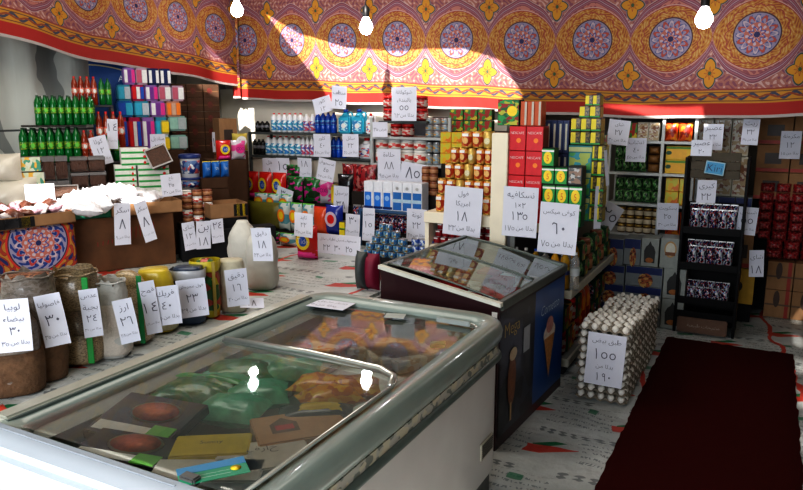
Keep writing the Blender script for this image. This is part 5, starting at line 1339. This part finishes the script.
MB().box(XP0 - .03, YG + .03, .0, XP0, YG + .49, zG - .08).build('side_panel', cream_paint, o)
rz_ = zG + .001
for i, (a, b_, t_, n) in enumerate([(434, 491, 196, 6), (436, 491, 180, 6), (443, 491, 164, 5), (449, 491, 148, 5), (459, 491, 131, 3)]):
    zt2 = at(465, t_, YG).z
    row(None, a, b_, 200, t_, YG + .02, n, 'golden orange bean can', ['lowest row', 'second row up', 'third row up', 'fourth row up', 'top row'][i] + ' of pyramid', 'can', zb=rz_, z1=zt2, kinds=['bean_can', 'bean_can', 'bean_can_gold', 'bean_can', 'bean_can'], group='bean cans ' + str(i), dfix=.084)
    rz_ = zt2 + .001
for i in range(4):
    z0_ = zG2 + .001 + i * .05
    row('tomato_can', 432 + i * 2, 491, 247, 240, YG + .06 + .0 * i, 8, 'dark red tomato can', ['lowest', 'second', 'third', 'top'][i] + ' layer under the bean cans', 'can', zb=z0_, z1=z0_ + .049)
# boxes behind the bean cans
YH = 5.45; zH = at(470, 132, YH).z
step((0, YH, 1, YH), 449, 500, zH, .4, 'dark stand behind the bean can pyramid', z0=0)
row('spice_mix', 449, 492, 132, 109, YH, 3, 'green and yellow spice box', 'behind the bean cans', 'box', rows=2, zb=zH + .001)
row('snack_yellow', 440, 462, 164, 132, 5.2, 2, 'amber snack box', 'between jars and bean cans', 'box', rows=3)
step((0, 5.2, 1, 5.2), 440, 463, at(451, 164, 5.2).z, .15, 'dark stand beside the bean cans', z0=0)

# aisle gondola
GX = -1.05; GY0, GY1 = 4.30, 5.62
gx0 = XP1 + .005
o = root('aisle_gondola', (0, 0, 0)); tag(o, 'long aisle gondola with cream shelf edges behind the ice cream freezer', 'gondola')
zD1, zD2, zD3 = .10, .555, .97
for z, xo, mm in ((zD1, 0, 'shelf_deck'), (zD2, 0, 'shelf_deck')):
    MB().box(gx0, GY0, z - .03, GX - .004, GY1, z).build(mm, M('grey shelf', (.20, .21, .20), .5), o)
    MB().box(GX - .004, GY0, z - .045, GX + .012, GY1, z + .008, .003).build('shelf_edge', M('cream shelf edge', (.46, .45, .38), .4), o)
    MB().box(gx0, GY0 - .012, z - .045, GX + .012, GY0, z + .008, .003).build('shelf_edge', M('cream shelf edge'), o)
gx3 = GX - .08
MB().box(gx0, GY0, zD3 - .03, gx3 - .004, GY1, zD3).build('shelf_deck', M('grey shelf'), o)
MB().box(gx0, GY0 - .012, zD3 - .05, gx3 + .012, GY0, zD3 + .01, .003).build('shelf_edge', cream_paint, o)
MB().box(gx3 - .004, GY0, zD3 - .045, gx3 + .012, GY1, zD3 + .008, .003).build('shelf_edge', M('cream shelf edge'), o)
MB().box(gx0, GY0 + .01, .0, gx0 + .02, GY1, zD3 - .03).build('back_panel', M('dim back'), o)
MB().box(gx0 + .02, GY0, 0, GX - .02, GY1, zD1 - .03).build('base_plinth', M('dim back'), o)
for yy in (GY0 + .01, (GY0 + GY1) / 2, GY1 - .03): MB().box(gx0 + .02, yy, zD1, gx0 + .05, yy + .02, zD3 - .03).build('post', M('grey shelf'), o)
XC = zD3 + .001
nes = row('coffee_box', 507, 541, 205, 127, GY0, 2, 'red instant coffee box', 'aisle gondola end', 'coffee box', rows=4, zb=XC, z1=at(524, 126, GY0).z, dfix=.12)
row('melon_box', 497, 519, 126, 99, GY0 + .03, 1, 'green and yellow fruit drink box', 'on the coffee boxes', 'box', zb=nes['z1'] + .001, dfix=.1)
row('red_book_box', 520, 541, 126, 101, GY0 + .03, 3, 'slim upright red and silver box', 'on the coffee boxes', 'box', zb=nes['z1'] + .001, dfix=.1)
tg = row('tea_green', 541, 581, 222, 185, GY0, 3, 'dark green tea box', 'front tea stack', 'tea box', rows=2, zb=XC, z1=at(560, 185, GY0).z, dfix=.1)
tg2 = row('tea_green', 541, 567, 185, 167, GY0, 2, 'dark green tea box', 'third tea tier', 'tea box', zb=tg['z1'] + .001, dfix=.1)
row('grey_coffee', 567, 582, 185, 166, GY0, 1, 'black coffee box with grey picture', 'beside the green tea boxes', 'coffee box', zb=tg['z1'] + .001, dfix=.1)
row('tea_green', 541, 554, 167, 148, GY0, 1, 'dark green tea box', 'top of the tea stack', 'tea box', zb=tg2['z1'] + .001, dfix=.1)
YK = 4.62
sl_ = row(None, 543, 566, 200, 120, YK, 4, 'tall dark blue snack box', 'behind the green tea boxes', 'snack box', rows=3, zb=XC, kinds=['leaflet_box', 'leaflet_box'], dfix=.12)
yk = row(None, 566, 590, 200, 145, YK - .05, 1, 'teal scenery tea box', 'under the yellow tea boxes', 'tea box', rows=3, zb=XC, kinds=['tea_teal'], dfix=.12)
yl = row('tea_yellow', 590, 609, 200, 145, YK - .05, 2, 'yellow tea box', 'tall right hand tea column', 'tea box', rows=4, zb=XC, z1=yk['z1'], dfix=.1) if False else None
yk2 = row('tea_yellow', 570, 600, 145, 118, YK - .05, 3, 'bright yellow tea box', 'above the teal boxes', 'tea box', rows=2, zb=yk['z1'] + .001, dfix=.12)
yk3 = row('tea_yellow', 579, 600, 118, 106, YK - .05, 2, 'bright yellow tea box', 'second highest tea tier', 'tea box', zb=yk2['z1'] + .001, dfix=.1)
row('tea_yellow', 585, 600, 106, 95, YK - .05, 2, 'bright yellow tea box', 'topmost tea tier', 'tea box', zb=yk3['z1'] + .001, dfix=.1)
# boxes facing the aisle, receding
def arow(key, y0, y1, z0, z1, n, x, desc, where, cat, rows=1, kinds=None, dfix=.12):
    ln = (x, y0, x, y1); nn = n; out = []
    h = (z1 - z0) / rows; L = y1 - y0; w_ = L / n
    for r_ in range(rows):
        for i in range(n):
            k = kinds[(i + r_) % len(kinds)] if kinds else key; P = PROTO[k][3]; dd = dfix or w_ / P[0] * P[1]
            ob = inst(k, (x - dd / 2, y0 + (i + .5) * w_, z0 + .0008 + h * r_), math.pi / 2, w_ * .95, h * .985, dd)
            nm = ('nearest ' if i == 0 else 'farthest ' if i == n - 1 else ORD[i] + ' ') + desc + (' along the aisle' if 0 < i < n - 1 else '')
            tag(ob, nm + ((', ' + LAY[rows][r_]) if rows > 1 else '') + ', ' + where, cat, desc + 's ' + where)
arow('tea_yellow', 4.70, 5.6, XC, 1.50, 7, gx3 - .005, 'yellow and green tea box', 'top aisle shelf', 'tea box', rows=6, dfix=.1, kinds=['tea_yellow', 'tea_green', 'tea_yellow', 'spice_mix'])
row('tea_yellow', 588, 603, 200, 145, 4.58, 2, 'yellow tea box', 'aisle corner column', 'tea box', rows=5, zb=XC, z1=yk['z1'], dfix=.1)
arow('sauce_bottle', 4.34, 4.62, zD2, .83, 4, GX - .02, 'yellow sauce bottle', 'middle aisle shelf', 'bottle', dfix=.075, kinds=['water_bottle', 'sauce_bottle', 'sauce_bottle', 'oil_bottle'])
arow(None, 4.66, 5.6, zD2, .80, 10, GX - .02, 'green packet', 'middle aisle shelf', 'packet', rows=2, kinds=['green_bag', 'spice_mix', 'green_bag', 'brown_jar'], dfix=.09)
arow(None, 4.34, 4.80, zD1, .43, 4, GX - .04, 'dark red and green jar', 'lowest aisle shelf', 'jar', rows=2, kinds=['jam_red', 'spice_mix', 'bean_can'], dfix=.1)
arow(None, 4.84, 5.1, zD1, .46, 2, GX - .03, 'orange box', 'lowest aisle shelf', 'box', kinds=['orange_bag'], dfix=.1)
arow(None, 5.12, 5.58, zD1, .42, 4, GX - .04, 'dark packet', 'lowest aisle shelf far end', 'packet', rows=2, kinds=['spice_mix', 'crisp_bag_b'], dfix=.1)
row(None, 509, 578, 284, 247, GY0 + .02, 7, 'clear water bottle', 'gondola end behind the ice cream freezer', 'bottle', zb=zD2 + .001, z1=zD2 + .25, kinds=['water_bottle', 'water_bottle', 'oil_bottle', 'water_bottle', 'sauce_bottle', 'oil_bottle', 'water_bottle'], group='bottles behind the ice cream freezer', dfix=.075)

# ================================================================ right back shelving
YR = 5.95
zz = [at(650, q, YR).z for q in (292, 235, 204, 173, 141)]
wsh = M('white shelf frame', (.50, .52, .52), .4)
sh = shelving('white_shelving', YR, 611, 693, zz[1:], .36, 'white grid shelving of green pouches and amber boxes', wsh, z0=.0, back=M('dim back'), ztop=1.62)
xm = at(661, 170, YR).x - at(611, 150, YR).x; MB().box(xm - .012, -.013, zz[1], xm + .012, .02, 1.62, .002).build('centre_post', wsh, sh)
row('pattern_box', 626, 659, 141, 122, YR + .02, 3, 'small striped box', 'top shelf, left bay', 'box', zb=zz[4] + .001, dfix=.1, kinds=['spice_mix', 'pattern_box', 'pattern_box'], group='boxes on the top left bay')
row('orange_bag', 663, 692, 141, 122, YR + .02, 2, 'orange red bag', 'top shelf, right bay', 'bag', zb=zz[4] + .001)
row('green_bag', 613, 645, 173, 146, YR + .02, 4, 'dark green herb pouch', 'second shelf', 'pouch', rows=2, zb=zz[3] + .001, dfix=.1)
row('brown_bag', 646, 659, 173, 146, YR + .02, 1, 'brown spice bag', 'second shelf', 'bag', rows=3, zb=zz[3] + .001, dfix=.1)
row('tea_leaf_box', 664, 691, 173, 146, YR + .02, 1, 'amber box with green ends', 'second shelf', 'box', rows=2, zb=zz[3] + .001, dfix=.12)
row('green_bag', 613, 659, 204, 178, YR + .02, 5, 'dark green herb pouch', 'third shelf', 'pouch', rows=2, zb=zz[2] + .001, dfix=.1)
row('snack_yellow', 664, 692, 204, 178, YR + .02, 2, 'amber yellow box', 'third shelf', 'box', rows=2, zb=zz[2] + .001, dfix=.12)
row('glass_jar_gold', 616, 659, 235, 208, YR + .02, 5, 'brown preserve jar with gold lid', 'fourth shelf', 'jar', rows=3, zb=zz[1] + .001)
row('orange_bag', 664, 692, 235, 212, YR + .02, 2, 'orange bag of snacks', 'fourth shelf', 'bag', zb=zz[1] + .001)
# date cartons at the foot
YF = 5.62; z0f = .02
row('date_carton', 590, 622, 320, 264, YF, 1, 'navy and grey date carton', 'left foot stack', 'carton', rows=3, zb=.003, z1=at(606, 264, YF).z, dfix=.25)
row('date_carton', 622, 660, 320, 266, YF, 1, 'navy and grey date carton', 'foot stack beside the eggs', 'carton', rows=3, zb=.003, z1=at(640, 266, YF).z, dfix=.25)
row('arch_carton', 660, 683, 320, 268, YF, 1, 'grey carton with dark arch', 'beside the black rack', 'carton', rows=2, zb=.003, z1=at(670, 268, YF).z, dfix=.25)
zq = at(640, 266, YF).z + .002
row('date_carton', 600, 623, 264, 238, YF, 1, 'navy and grey date carton', 'on the left foot stack', 'carton', zb=at(606, 264, YF).z + .002, dfix=.2)
row('date_carton', 623, 640, 264, 238, YF, 1, 'date carton with date picture', 'upper tier', 'carton', zb=zq, dfix=.2)
row('arch_carton', 640, 658, 264, 238, YF, 1, 'grey carton with dark pointed arch', 'upper tier', 'carton', zb=zq, dfix=.2)
row('seal_carton', 659, 680, 264, 238, YF, 1, 'grey carton with round seal', 'upper tier beside the rack', 'carton', zb=zq, dfix=.2)
# patterned boxes behind the rack
YP = 6.25
step((0, YP, 1, YP), 694, 752, at(720, 226, YP).z, .3, 'dark stand behind the black snack rack', black_mat, z0=0)
zp = at(720, 226, YP).z
row('date_carton', 700, 750, 226, 196, YP, 3, 'blue and grey carton', 'behind the snack rack', 'carton', zb=zp, dfix=.2)
zp2 = at(720, 196, YP).z
row('pattern_box', 697, 748, 196, 156, YP, 3, 'cream box with brown flower print', 'lower tier behind the wooden board', 'box', zb=zp2 + .001, dfix=.15)
zp3 = at(720, 156, YP).z
row('pattern_box', 694, 748, 156, 118, YP, 3, 'tall cream box with brown flower print', 'upper tier under the banner', 'box', zb=zp3 + .001, dfix=.15)
# black snack rack
YK2 = 5.60
A, B = at(676, 330, YK2), at(741, 240, YK2); xl, xr = at(683, 230, YK2).x, at(741, 230, YK2).x
zr = [.14, at(705, 303, YK2).z, at(705, 268, YK2).z, at(705, 232, YK2).z]
o = root('snack_rack', (0, 0, 0)); tag(o, 'tall black snack rack at the end of the rug', 'rack')
bm_ = M('black rack', (.006, .006, .007), .5, spec=.2)
for z in zr: MB().box(xl, YK2, z - .02, xr, YK2 + .3, z, .003).box(xl, YK2 - .004, z - .02, xr, YK2 + .004, z + .035, .001).build('rack_shelf', bm_, o)
for sx in (xl - .02, xr): MB().box(sx, YK2 - .005, 0, sx + .02, YK2 + .3, at(710, 158, YK2).z, .002).build('side_panel', bm_, o)
MB().box(xl, YK2 + .28, .0, xr, YK2 + .3, at(710, 207, YK2).z).build('back_panel', bm_, o)
pl = MB().box(xl + .01, YK2 - .03, .01, xr - .03, YK2 - .008, .13, .008).build('foot_plaque', M('brown plaque', (.16, .09, .06), .5), o)
text_panel(shape('مشروبات طبيعية'), .26, .05, (xl + xr) / 2, .07, YK2 - .032, M('plaque writing', (.4, .35, .3)), pl)
for i, (z, h_) in enumerate(((zr[3], .17), (zr[2], .16), (zr[1], .11))):
    ym = [225, 258, 297][i]
    row(None, 690 - i * 2, 736 - i * 4, ym, ym, YK2 + .03, 5, 'blue and red crisp packet', ['top', 'middle', 'lower'][i] + ' shelf of the black rack', 'packet', zb=z + .001, z1=z + h_, kinds=['crisp_bag', 'crisp_bag', 'crisp_bag_b'], dfix=.05, jit=.08)
    row(None, 688 - i * 2, 737 - i * 4, ym, ym, YK2 + .13, 6, 'crisp packet in second file', ['top', 'middle', 'lower'][i] + ' shelf of the black rack', 'packet', zb=z + .001, z1=z + h_ + .03, kinds=['crisp_bag_b', 'crisp_bag'], dfix=.05, jit=.08)
# wooden board with small blue sign
YW = 5.575
p0, p1 = at(690, 178, YW), at(742, 153, YW)
o = root('wooden_board', (p0.x, YW, p0.z)); tag(o, 'dim grey wooden board above the black snack rack', 'board')
for k in range(3): MB().box(0, 0, (p1.z - p0.z) * k / 3 + .002, p1.x - p0.x, .02, (p1.z - p0.z) * (k + 1) / 3 - .002, .002).build('plank', M('grey wood', (.085, .07, .05), .7, ns=12, var=.4), o)
p2 = at(715, 168, YW)
o = root('brand_sign', (p2.x, YW - .012, p2.z)); o.rotation_euler.y = .12; tag(o, 'small pale blue square sign with dark lettering on the wooden board', 'sign')
MB().box(-.068, -.004, -.05, .068, .004, .05, .004).build('sign_border', M('sky border', (.45, .65, .75)), o)
MB().quad(-.058, -.04, .058, .04, -.0055).build('sign_face', M('sky face', (.07, .32, .55)), o); text_panel('Kiri', .10, .075, 0, 0, -.0075, M('sign letter', (.01, .03, .12)), o)

# right cartons
YQ = 6.45
zc1 = at(778, 200, YQ).z
row('kraft_carton', 752, 822, 200, 116, YQ, 2, 'large brown carton', 'dark stack under the banner at right', 'carton', rows=3, zb=zc1, z1=at(778, 116, YQ).z, dfix=.3)
step((0, YQ + .12, 1, YQ + .12), 748, 826, zc1, .35, 'dark shelf stand behind the red snack bags', black_mat, z0=0)
YQ2 = 6.35
tp = row('tape_carton', 766, 822, 280, 280, YQ2, 2, 'brown carton with red tape', 'right edge foot stack', 'carton', rows=2, zb=.003, z1=at(785, 262, YQ2).z, dfix=.3)
zz0 = tp['z1'] + .001
for i in range(8):
    row('red_bag', 768 - (i > 1) * 12, 822, 225, 225, YQ2 + .05, 4 if i > 1 else 3, 'shiny red snack bag', ['lowest', 'second', 'third', 'fourth', 'fifth', 'sixth', 'seventh', 'top'][i] + ' layer at the right edge', 'snack bag', zb=zz0 + i * .078, z1=zz0 + i * .078 + .082, dfix=.12, jit=.12)
row('yellow_carton', 728, 755, 280, 280, 6.1, 1, 'mustard yellow carton', 'foot of the stack beside the rack', 'carton', zb=.15, z1=at(740, 268, 6.1).z, dfix=.2)
step((0, 6.1, 1, 6.1), 726, 757, .15, .2, 'low plinth under the mustard carton', black_mat, z0=0)
row('kraft_carton', 732, 753, 250, 250, 6.1, 1, 'brown carton', 'on the mustard yellow carton', 'carton', zb=at(740, 268, 6.1).z + .002, z1=at(740, 234, 6.1).z, dfix=.2)
row('red_bag', 742, 760, 225, 225, 6.1, 1, 'dark red snack bag', 'on the brown carton beside the rack', 'snack bag', zb=at(740, 234, 6.1).z + .002, z1=at(740, 216, 6.1).z, dfix=.1)

# ================================================================ eggs
ex0, ey0, ez = -.905, 3.95, .002; TW = .29; NL = 10; PITCH_ = .0465
tray_m = M('grey pulp tray', (.27, .24, .20), .9, ns=70, var=.25, bmp=.4)
egg_m = M('white eggshell', (.74, .71, .66), .45, ns=9, var=.05)
def tray_mesh():
    n = 30; vs = []; fs = []
    for j in range(n + 1):
        for i in range(n + 1):
            x = -.145 + .29 * i / n; y = -.145 + .29 * j / n
            cx_, cy_ = math.cos(2 * math.pi * (x + .145) / .058 + math.pi), math.cos(2 * math.pi * (y + .145) / .0483 + math.pi)
            z = .027 - .010 * (cx_ + cy_)
            if i in (0, n) or j in (0, n): z = .019 + .007 * math.cos(2 * math.pi * ((x + .145) / .058 if j in (0, n) else (y + .145) / .0483)); x *= 1.03; y *= 1.03
            vs.append((x, y, z))
    for j in range(n):
        for i in range(n): a = j * (n + 1) + i; fs.append((a, a + 1, a + n + 2, a + n + 1))
    return MB().add(vs, fs, True).build('egg_tray', tray_m)
tp_ = None; em = None; eggs = 0; vis = []
rn = random.Random(9)
cand = []
SN = ['front', 'second', 'third', 'rear']
nl = [10, 9, 9, 8]
for s in range(4):
    cy = ey0 + TW / 2 + s * (TW + .004)
    for l in range(nl[s]):
        x_ = ex0 + TW / 2 + rn.uniform(-.006, .006); z_ = ez + l * PITCH_
        if tp_ is None: ob = tp_ = tray_mesh()
        else: ob = tp_.copy(); col.objects.link(ob)
        ob.location = (x_, cy, z_)
        tag(ob, ('lowest' if l == 0 else 'topmost' if l == nl[s] - 1 else ORD[l]) + ' grey pulp egg tray' + (' up' if 0 < l < nl[s] - 1 else '') + ' in the ' + SN[s] + ' stack', 'egg tray', 'egg trays in the ' + SN[s] + ' stack')
        for i in range(5):
            for j in range(6):
                top = l == nl[s] - 1; fr = s == 0 and j == 0; rt = i == 4
                if not (top or fr or rt or (i == 0 and s == 0 and False)): continue
                ex, ey = x_ - .145 + (i + .5) * .058 + (.011 if j % 2 else -.011) * (0 < j), cy - .145 + (j + .5) * .0483
                dd = math.hypot(ex, ey); cand.append((dd * (1 if not (rt and not top and not fr) else 1.04), ex, ey, z_ + .034, s, l, top))
cand.sort(); rest = MB()
for k, (dd, ex, ey, z_, s, l, top) in enumerate(cand):
    if k < 298:
        if em is None: ob = em = MB().lathe([(0, -.024), (.012, -.021), (.019, -.012), (.0213, -.001), (.0185, .011), (.011, .020), (.005, .0232), (0, .024)], 12).build('egg', egg_m)
        else: ob = em.copy(); col.objects.link(ob)
        ob.location = (ex + rn.uniform(-.001, .001), ey, z_); ob.rotation_euler = (rn.uniform(-.2, .2), rn.uniform(-.2, .2), rn.uniform(0, 6))
        w_ = ('topmost' if top else 'lowest' if l == 0 else ORD[l]) + ' tray' + (' up' if not top and l else '')
        tag(ob, 'white egg in the ' + w_ + ' of the ' + SN[s] + ' egg stack', 'egg', 'eggs in the ' + w_ + ' of the ' + SN[s] + ' stack')
    else: rest.lathe([(0, -.027), (.0195, -.014), (.0218, -.002), (.0115, .0245), (0, .0285)], 9, (ex, ey, z_))
if rest.v: tag(rest.build('eggs', egg_m), 'remaining white eggs farther back in the egg tray stacks', 'eggs', kind='stuff')

# ================================================================ price signs
SG = []
def sign(x0, y0, x1, y1, line, lines, label, tilt=0, lean=0, yaw=0, curl=.01, res=1):
    """paper from image corner (x0,y0) to (x1,y1) on the plane"""
    A = at((x0 + x1) / 2, (y0 + y1) / 2, line)
    if not isinstance(line, tuple): line = (0, line, 1, line)
    dist = math.hypot(A.x, A.y); az = math.atan2(-A.x, A.y)
    rz = math.atan2(line[3] - line[1], line[2] - line[0])
    a, b_ = at(x0, (y0 + y1) / 2, line), at(x1, (y0 + y1) / 2, line); w_ = (b_.xy - a.xy).length
    h_ = at((x0 + x1) / 2, y0, line).z - at((x0 + x1) / 2, y1, line).z
    n = 6; vs = []; fs = []
    bow = lambda u: curl * math.sin(u * 2.2)
    for i in range(n + 1):
        for j in range(n + 1):
            u, v = i / n - .5, j / n - .5; vs.append((w_ * u, bow(u) + .25 * curl * math.cos(v * 5), h_ * v))
    for i in range(n):
        for j in range(n): k = i * (n + 1) + j; fs.append((k, k + n + 1, k + n + 2, k + 1))
    o = MB().add(vs, fs, True).build('price_sign', paper); o.location = A; o.rotation_euler = (lean, tilt, rz + yaw)
    if lines:
        t = text_mesh([(shape(s), wt) for s, wt in lines], w_ * .82, h_ * .9, res=res)
        t.v = [(x, bow(x / w_) + .25 * curl * math.cos(z / h_ * 5) - .0018, z) for x, y, z in t.v]
        t.build('handwriting', ink, o)
    tag(o, label, 'price sign'); SG.append(o); return o
bd = lambda s: ('بدلا من ' + s, 1)
sign(444, 187, 481, 236, 4.25, [('فول', 1), ('امريكا', 1), ('١٨', 1.5), bd('٢٢')], 'white price sign reading 18 under the bean cans', tilt=.05, res=2)
sign(503, 187, 537, 237, 4.22, [('نسكافيه', 1), ('٢×١', .7), ('١٣٥', 1.1), bd('١٧٥')], 'white price sign reading 135 under the coffee boxes', tilt=.02, res=2)
sign(539, 203, 577, 254, 4.18, [('كوفى ميكس', 1), ('٦٠', 1.3), bd('٧٥')], 'white price sign reading 60 under the green tea boxes', tilt=.04, res=2)
sign(392, 87, 416, 121, 5.3, [('شوكولاتة', 1), ('بالبندق', 1), ('٥٥', 1), bd('٦٢')], 'white price sign before the topmost red jam jars')
sign(378, 149, 400, 182, 5.25, [('حلاوة', 1), ('٨٨', 1.3), bd('٩٥')], 'white price sign over the red and white tubs')
sign(363, 208, 374, 241, 4.8, [('معجون', 1), ('١٥', 1), bd('٢٠')], 'narrow white sign hanging from the blue toothpaste shelf', tilt=.04)
sign(407, 209, 426, 242, 4.8, [('تونة', 1), ('٢٢', 1), bd('٢٥')], 'greyish sign hanging right of the tuna can pyramid', tilt=.03)
sign(401, 163, 425, 183, 5.2, [('٨٥', 1)], 'grey sign under the lower jar shelf', tilt=.12)
sign(373, 122, 387, 137, 5.3, [('مربى ٣٥', 1)], 'small grey sign at the left of the small jam jars')
sign(314, 97, 331, 113, 5.5, [('كلور', 1), ('١٢', 1)], 'tilted sign above the deep blue cleaner bottles', tilt=-.25)
sign(332, 86, 346, 109, 5.5, [('منظف', 1), ('٢٥', 1)], 'pale sign overlapping the banner above the cyan jugs', tilt=.08)
sign(314, 134, 330, 157, 5.5, [('كلور', 1), ('٤٠', 1), bd('٤٥')], 'white sign below the deep blue bottles')
sign(343, 134, 358, 157, 5.5, [('سائل', 1), ('٢٢', 1), bd('٢٥')], 'white sign below the cyan jugs')
sign(263, 158, 276, 175, 5.5, [('خل', 1), ('٨', 1)], 'left sign below the bleach shelf')
sign(277, 158, 289, 174, 5.48, [('١٥', 1)], 'second sign below the bleach shelf from left')
sign(298, 158, 311, 179, 5.48, [('١٨', 1), bd('٢٠')], 'sign below the bleach shelf above green pouches', tilt=.03)
sign(318, 159, 334, 181, 5.15, [('مسحوق', 1), ('٤٥', 1), bd('٥٥')], 'tilted sign above the white and pink pouch', tilt=.2)
sign(334, 186, 348, 212, 5.2, [('برسيل', 1), ('٣٨', 1)], 'sign leaning on the black detergent pouch', tilt=.06)
sign(277, 188, 292, 201, 5.2, [('٣٥', 1)], 'small slanted sign on the red detergent pouches', tilt=.3)
sign(295, 213, 312, 237, 4.12, [('تايد', 1), ('٢٢', 1), bd('٢٥')], 'sign taped on the large red detergent pouch', tilt=.05)
sign(346, 214, 359, 238, 4.85, [('٣٠', 1), bd('٣٥')], 'sign at the right end of the middle step', tilt=.06)
sign(316, 235, 359, 262, 4.5, [('مسحوق غسيل اطباق سائل', 1), ('٢٥ ٣٠ ٢٢', 1.2), ('بدلا من ٣٥', 1)], 'wide three column price sheet standing on the platform', lean=-.15)
sign(253, 228, 271, 261, 3.02, [('دقيق', 1), ('١٨', 1.3), bd('٢٢')], 'price sign hanging on the knotted flour sack', tilt=-.06)
SL = (-2.52, 1.2, -2.50, 3.2)
fl = lambda x, a=.62: (x, 1.2, x + math.cos(a) * 2, 1.2 + math.sin(a) * 2)
def ssign(x0, y0, x1, y1, X_, lines, label, tilt=0, ang=.62, lean=0):
    p = at((x0 + x1) / 2, (y0 + y1) / 2, (X_, 0, X_, 1)); ln = (p.x, p.y, p.x + math.cos(ang), p.y + math.sin(ang))
    return sign(x0, y0, x1, y1, ln, lines, label, tilt, lean, res=2)
ssign(-2, 299, 30, 352, -2.46, [('لوبيا', 1), ('بيضاء', .9), ('٣٠', 1), bd('٣٥')], 'price sign on the burlap sack nearest the camera', .0)
ssign(40, 294, 65, 346, -2.50, [('فاصوليا', 1), ('٣٠', 1.1), bd('٣٥')], 'price sign pinned on the red bean sack', -.13)
ssign(82, 289, 100, 337, -2.50, [('عدس', 1), ('بجبة', 1), ('٢٤', 1), bd('٣٠')], 'narrow price sign on the lentil bag', -.05)
ssign(117, 299, 136, 343, -2.45, [('ارز', 1), ('٢٦', 1), bd('٢٨')], 'price sign slanted on the pale rice sack', -.14)
ssign(143, 281, 158, 334, -2.50, [('قمح', 1), ('١٤', 1), bd('١٨')], 'price sign beside the wide green seam', -.1)
ssign(153, 286, 180, 325, -2.46, [('فريك', 1), ('٤٠', 1), bd('٤٥')], 'price sign on the yellow grain bag', -.06)
ssign(178, 279, 207, 317, -2.46, [('فول مجروش', 1), ('٢٣', 1.1), bd('٢٩')], 'square price sign on the navy bag', -.07)
ssign(226, 269, 248, 306, -2.45, [('دقيق', 1), ('١٦', 1), bd('٢٠')], 'price sign on the small cream flour sack', -.05)
o = sign(240, 297, 264, 309, (-2.45, 2.9, -2.0, 3.3), [('١٨', 1)], 'small loose price card lying by the flour sack', lean=-.9)
TS = (-3.98, 3.03, -3.60, 3.72)
def tsign(*a, **k): return sign(*a, **k)
tsign(114, 203, 131, 245, (-4.05, 3.0, -3.7, 3.62), [('سكر', 1), ('٨', 1.4), bd('٩')], 'long sign hanging from the green crate corner', tilt=.05)
tsign(139, 201, 152, 242, (-4.0, 3.0, -3.65, 3.62), [('سكر', 1), ('٨', 1.4), bd('١٠')], 'long tilted sign hanging on the brown crate', tilt=-.22)
tsign(92, 136, 110, 165, (-4.85, 3.2, -4.05, 4.5), [('كولا', 1), ('١٢', 1), bd('١٥')], 'slanted sign on the lower red bottles', tilt=-.22)
tsign(107, 119, 118, 149, (-4.9, 3.3, -4.1, 4.6), [('١٤', 1), bd('١٦')], 'narrow sign before the tall red bottles', tilt=.05)
tsign(150, 134, 166, 152, (-4.75, 4.0, -4.35, 4.75), [('مناديل', 1), ('٢٥', 1)], 'pale sign at the foot of the tissue packs')
tsign(161, 174, 182, 196, (-4.0, 3.5, -3.65, 4.1), [('بلح', 1), ('٢٥', 1), bd('٣٠')], 'sign leaning on the white date box stack', tilt=-.05)
tsign(25, 184, 55, 203, (-4.35, 2.85, -3.95, 3.45), [], 'blank white paper behind the wrapped sweets')
tsign(183, 222, 196, 250, (-3.75, 3.66, -3.33, 4.24), [('شاى', 1), ('١٢', 1), bd('١٥')], 'left one of three signs on the black table', tilt=-.08)
tsign(196, 221, 211, 249, (-3.75, 3.66, -3.33, 4.24), [('بن', 1), ('١٨', 1)], 'middle one of three signs on the black table', tilt=.04)
tsign(211, 219, 224, 243, (-3.75, 3.66, -3.33, 4.24), [('٢٤', 1), bd('٢٨')], 'right one of three signs on the black table', tilt=-.03)
tsign(212, 132, 222, 152, (-4.85, 4.75, -4.4, 5.6), [('١٥', 1)], 'narrow grey sign on the dark brown cartons')
sign(608, 120, 629, 145, 5.7, [('شاى', 1), ('٢٧', 1.2), bd('٣٠')], 'pinkish sign beside the topmost tea boxes', tilt=.1)
sign(626, 138, 646, 162, 5.85, [('اعشاب', 1), ('٤٠', 1), bd('٤٥')], 'sign over the green herb pouches')
sign(657, 203, 678, 230, 5.85, [('بسكويت', 1), ('٢٥', 1), bd('٣٠')], 'sign on the orange snack bags of the fourth shelf', tilt=-.02)
sign(691, 140, 712, 156, 5.56, [('عصير', 1), ('٢٠', 1)], 'grey sign left of the wooden board')
sign(703, 124, 723, 150, 5.86, [('عصير', 1), ('٢٢', 1), bd('٢٥')], 'sign behind another above the wooden board')
sign(742, 119, 759, 145, 6.0, [('زيت', 1), ('٣٢', 1), bd('٣٥')], 'pale sign at the right of the patterned boxes', tilt=.03)
sign(780, 131, 801, 159, 6.35, [('مكرونة', 1), ('١٢', 1), bd('١٥')], 'sign on the large brown cartons at the right')
sign(737, 207, 757, 235, 5.7, [('شيبسى', 1), ('٥٥', 1), bd('٦٠')], 'white sign at the right side of the black rack', tilt=.05)
sign(749, 250, 764, 277, 5.85, [('شاى', 1), ('١٨', 1)], 'tilted sign hanging below the red snack bags', tilt=-.06)
sign(697, 180, 716, 203, 5.54, [('كيرى', 1), ('٢٢', 1)], 'sign on top of the black snack rack')
sign(594, 186, 602, 229, GY0 - .02 + .3, [('شاى ٢٠', 1)], 'thin folded sign hanging at the gondola corner', yaw=.5)
sign(604, 150, 609, 186, 4.55, [], 'narrow curled paper strip on the yellow tea boxes', tilt=-.12, yaw=.7)
sign(600, 203, 619, 228, 5.55, [('٢٥', 1)], 'folded sign at the far end of the gondola', tilt=.5)
sign(586, 334, 624, 386, ey0 - .02, [('طبق بيض', 1), ('١٥٥', 1.6), ('بدلا من', .8), ('١٩٠', 1.2)], 'large price sign reading 155 on the egg trays', tilt=.04, lean=-.02, res=2)
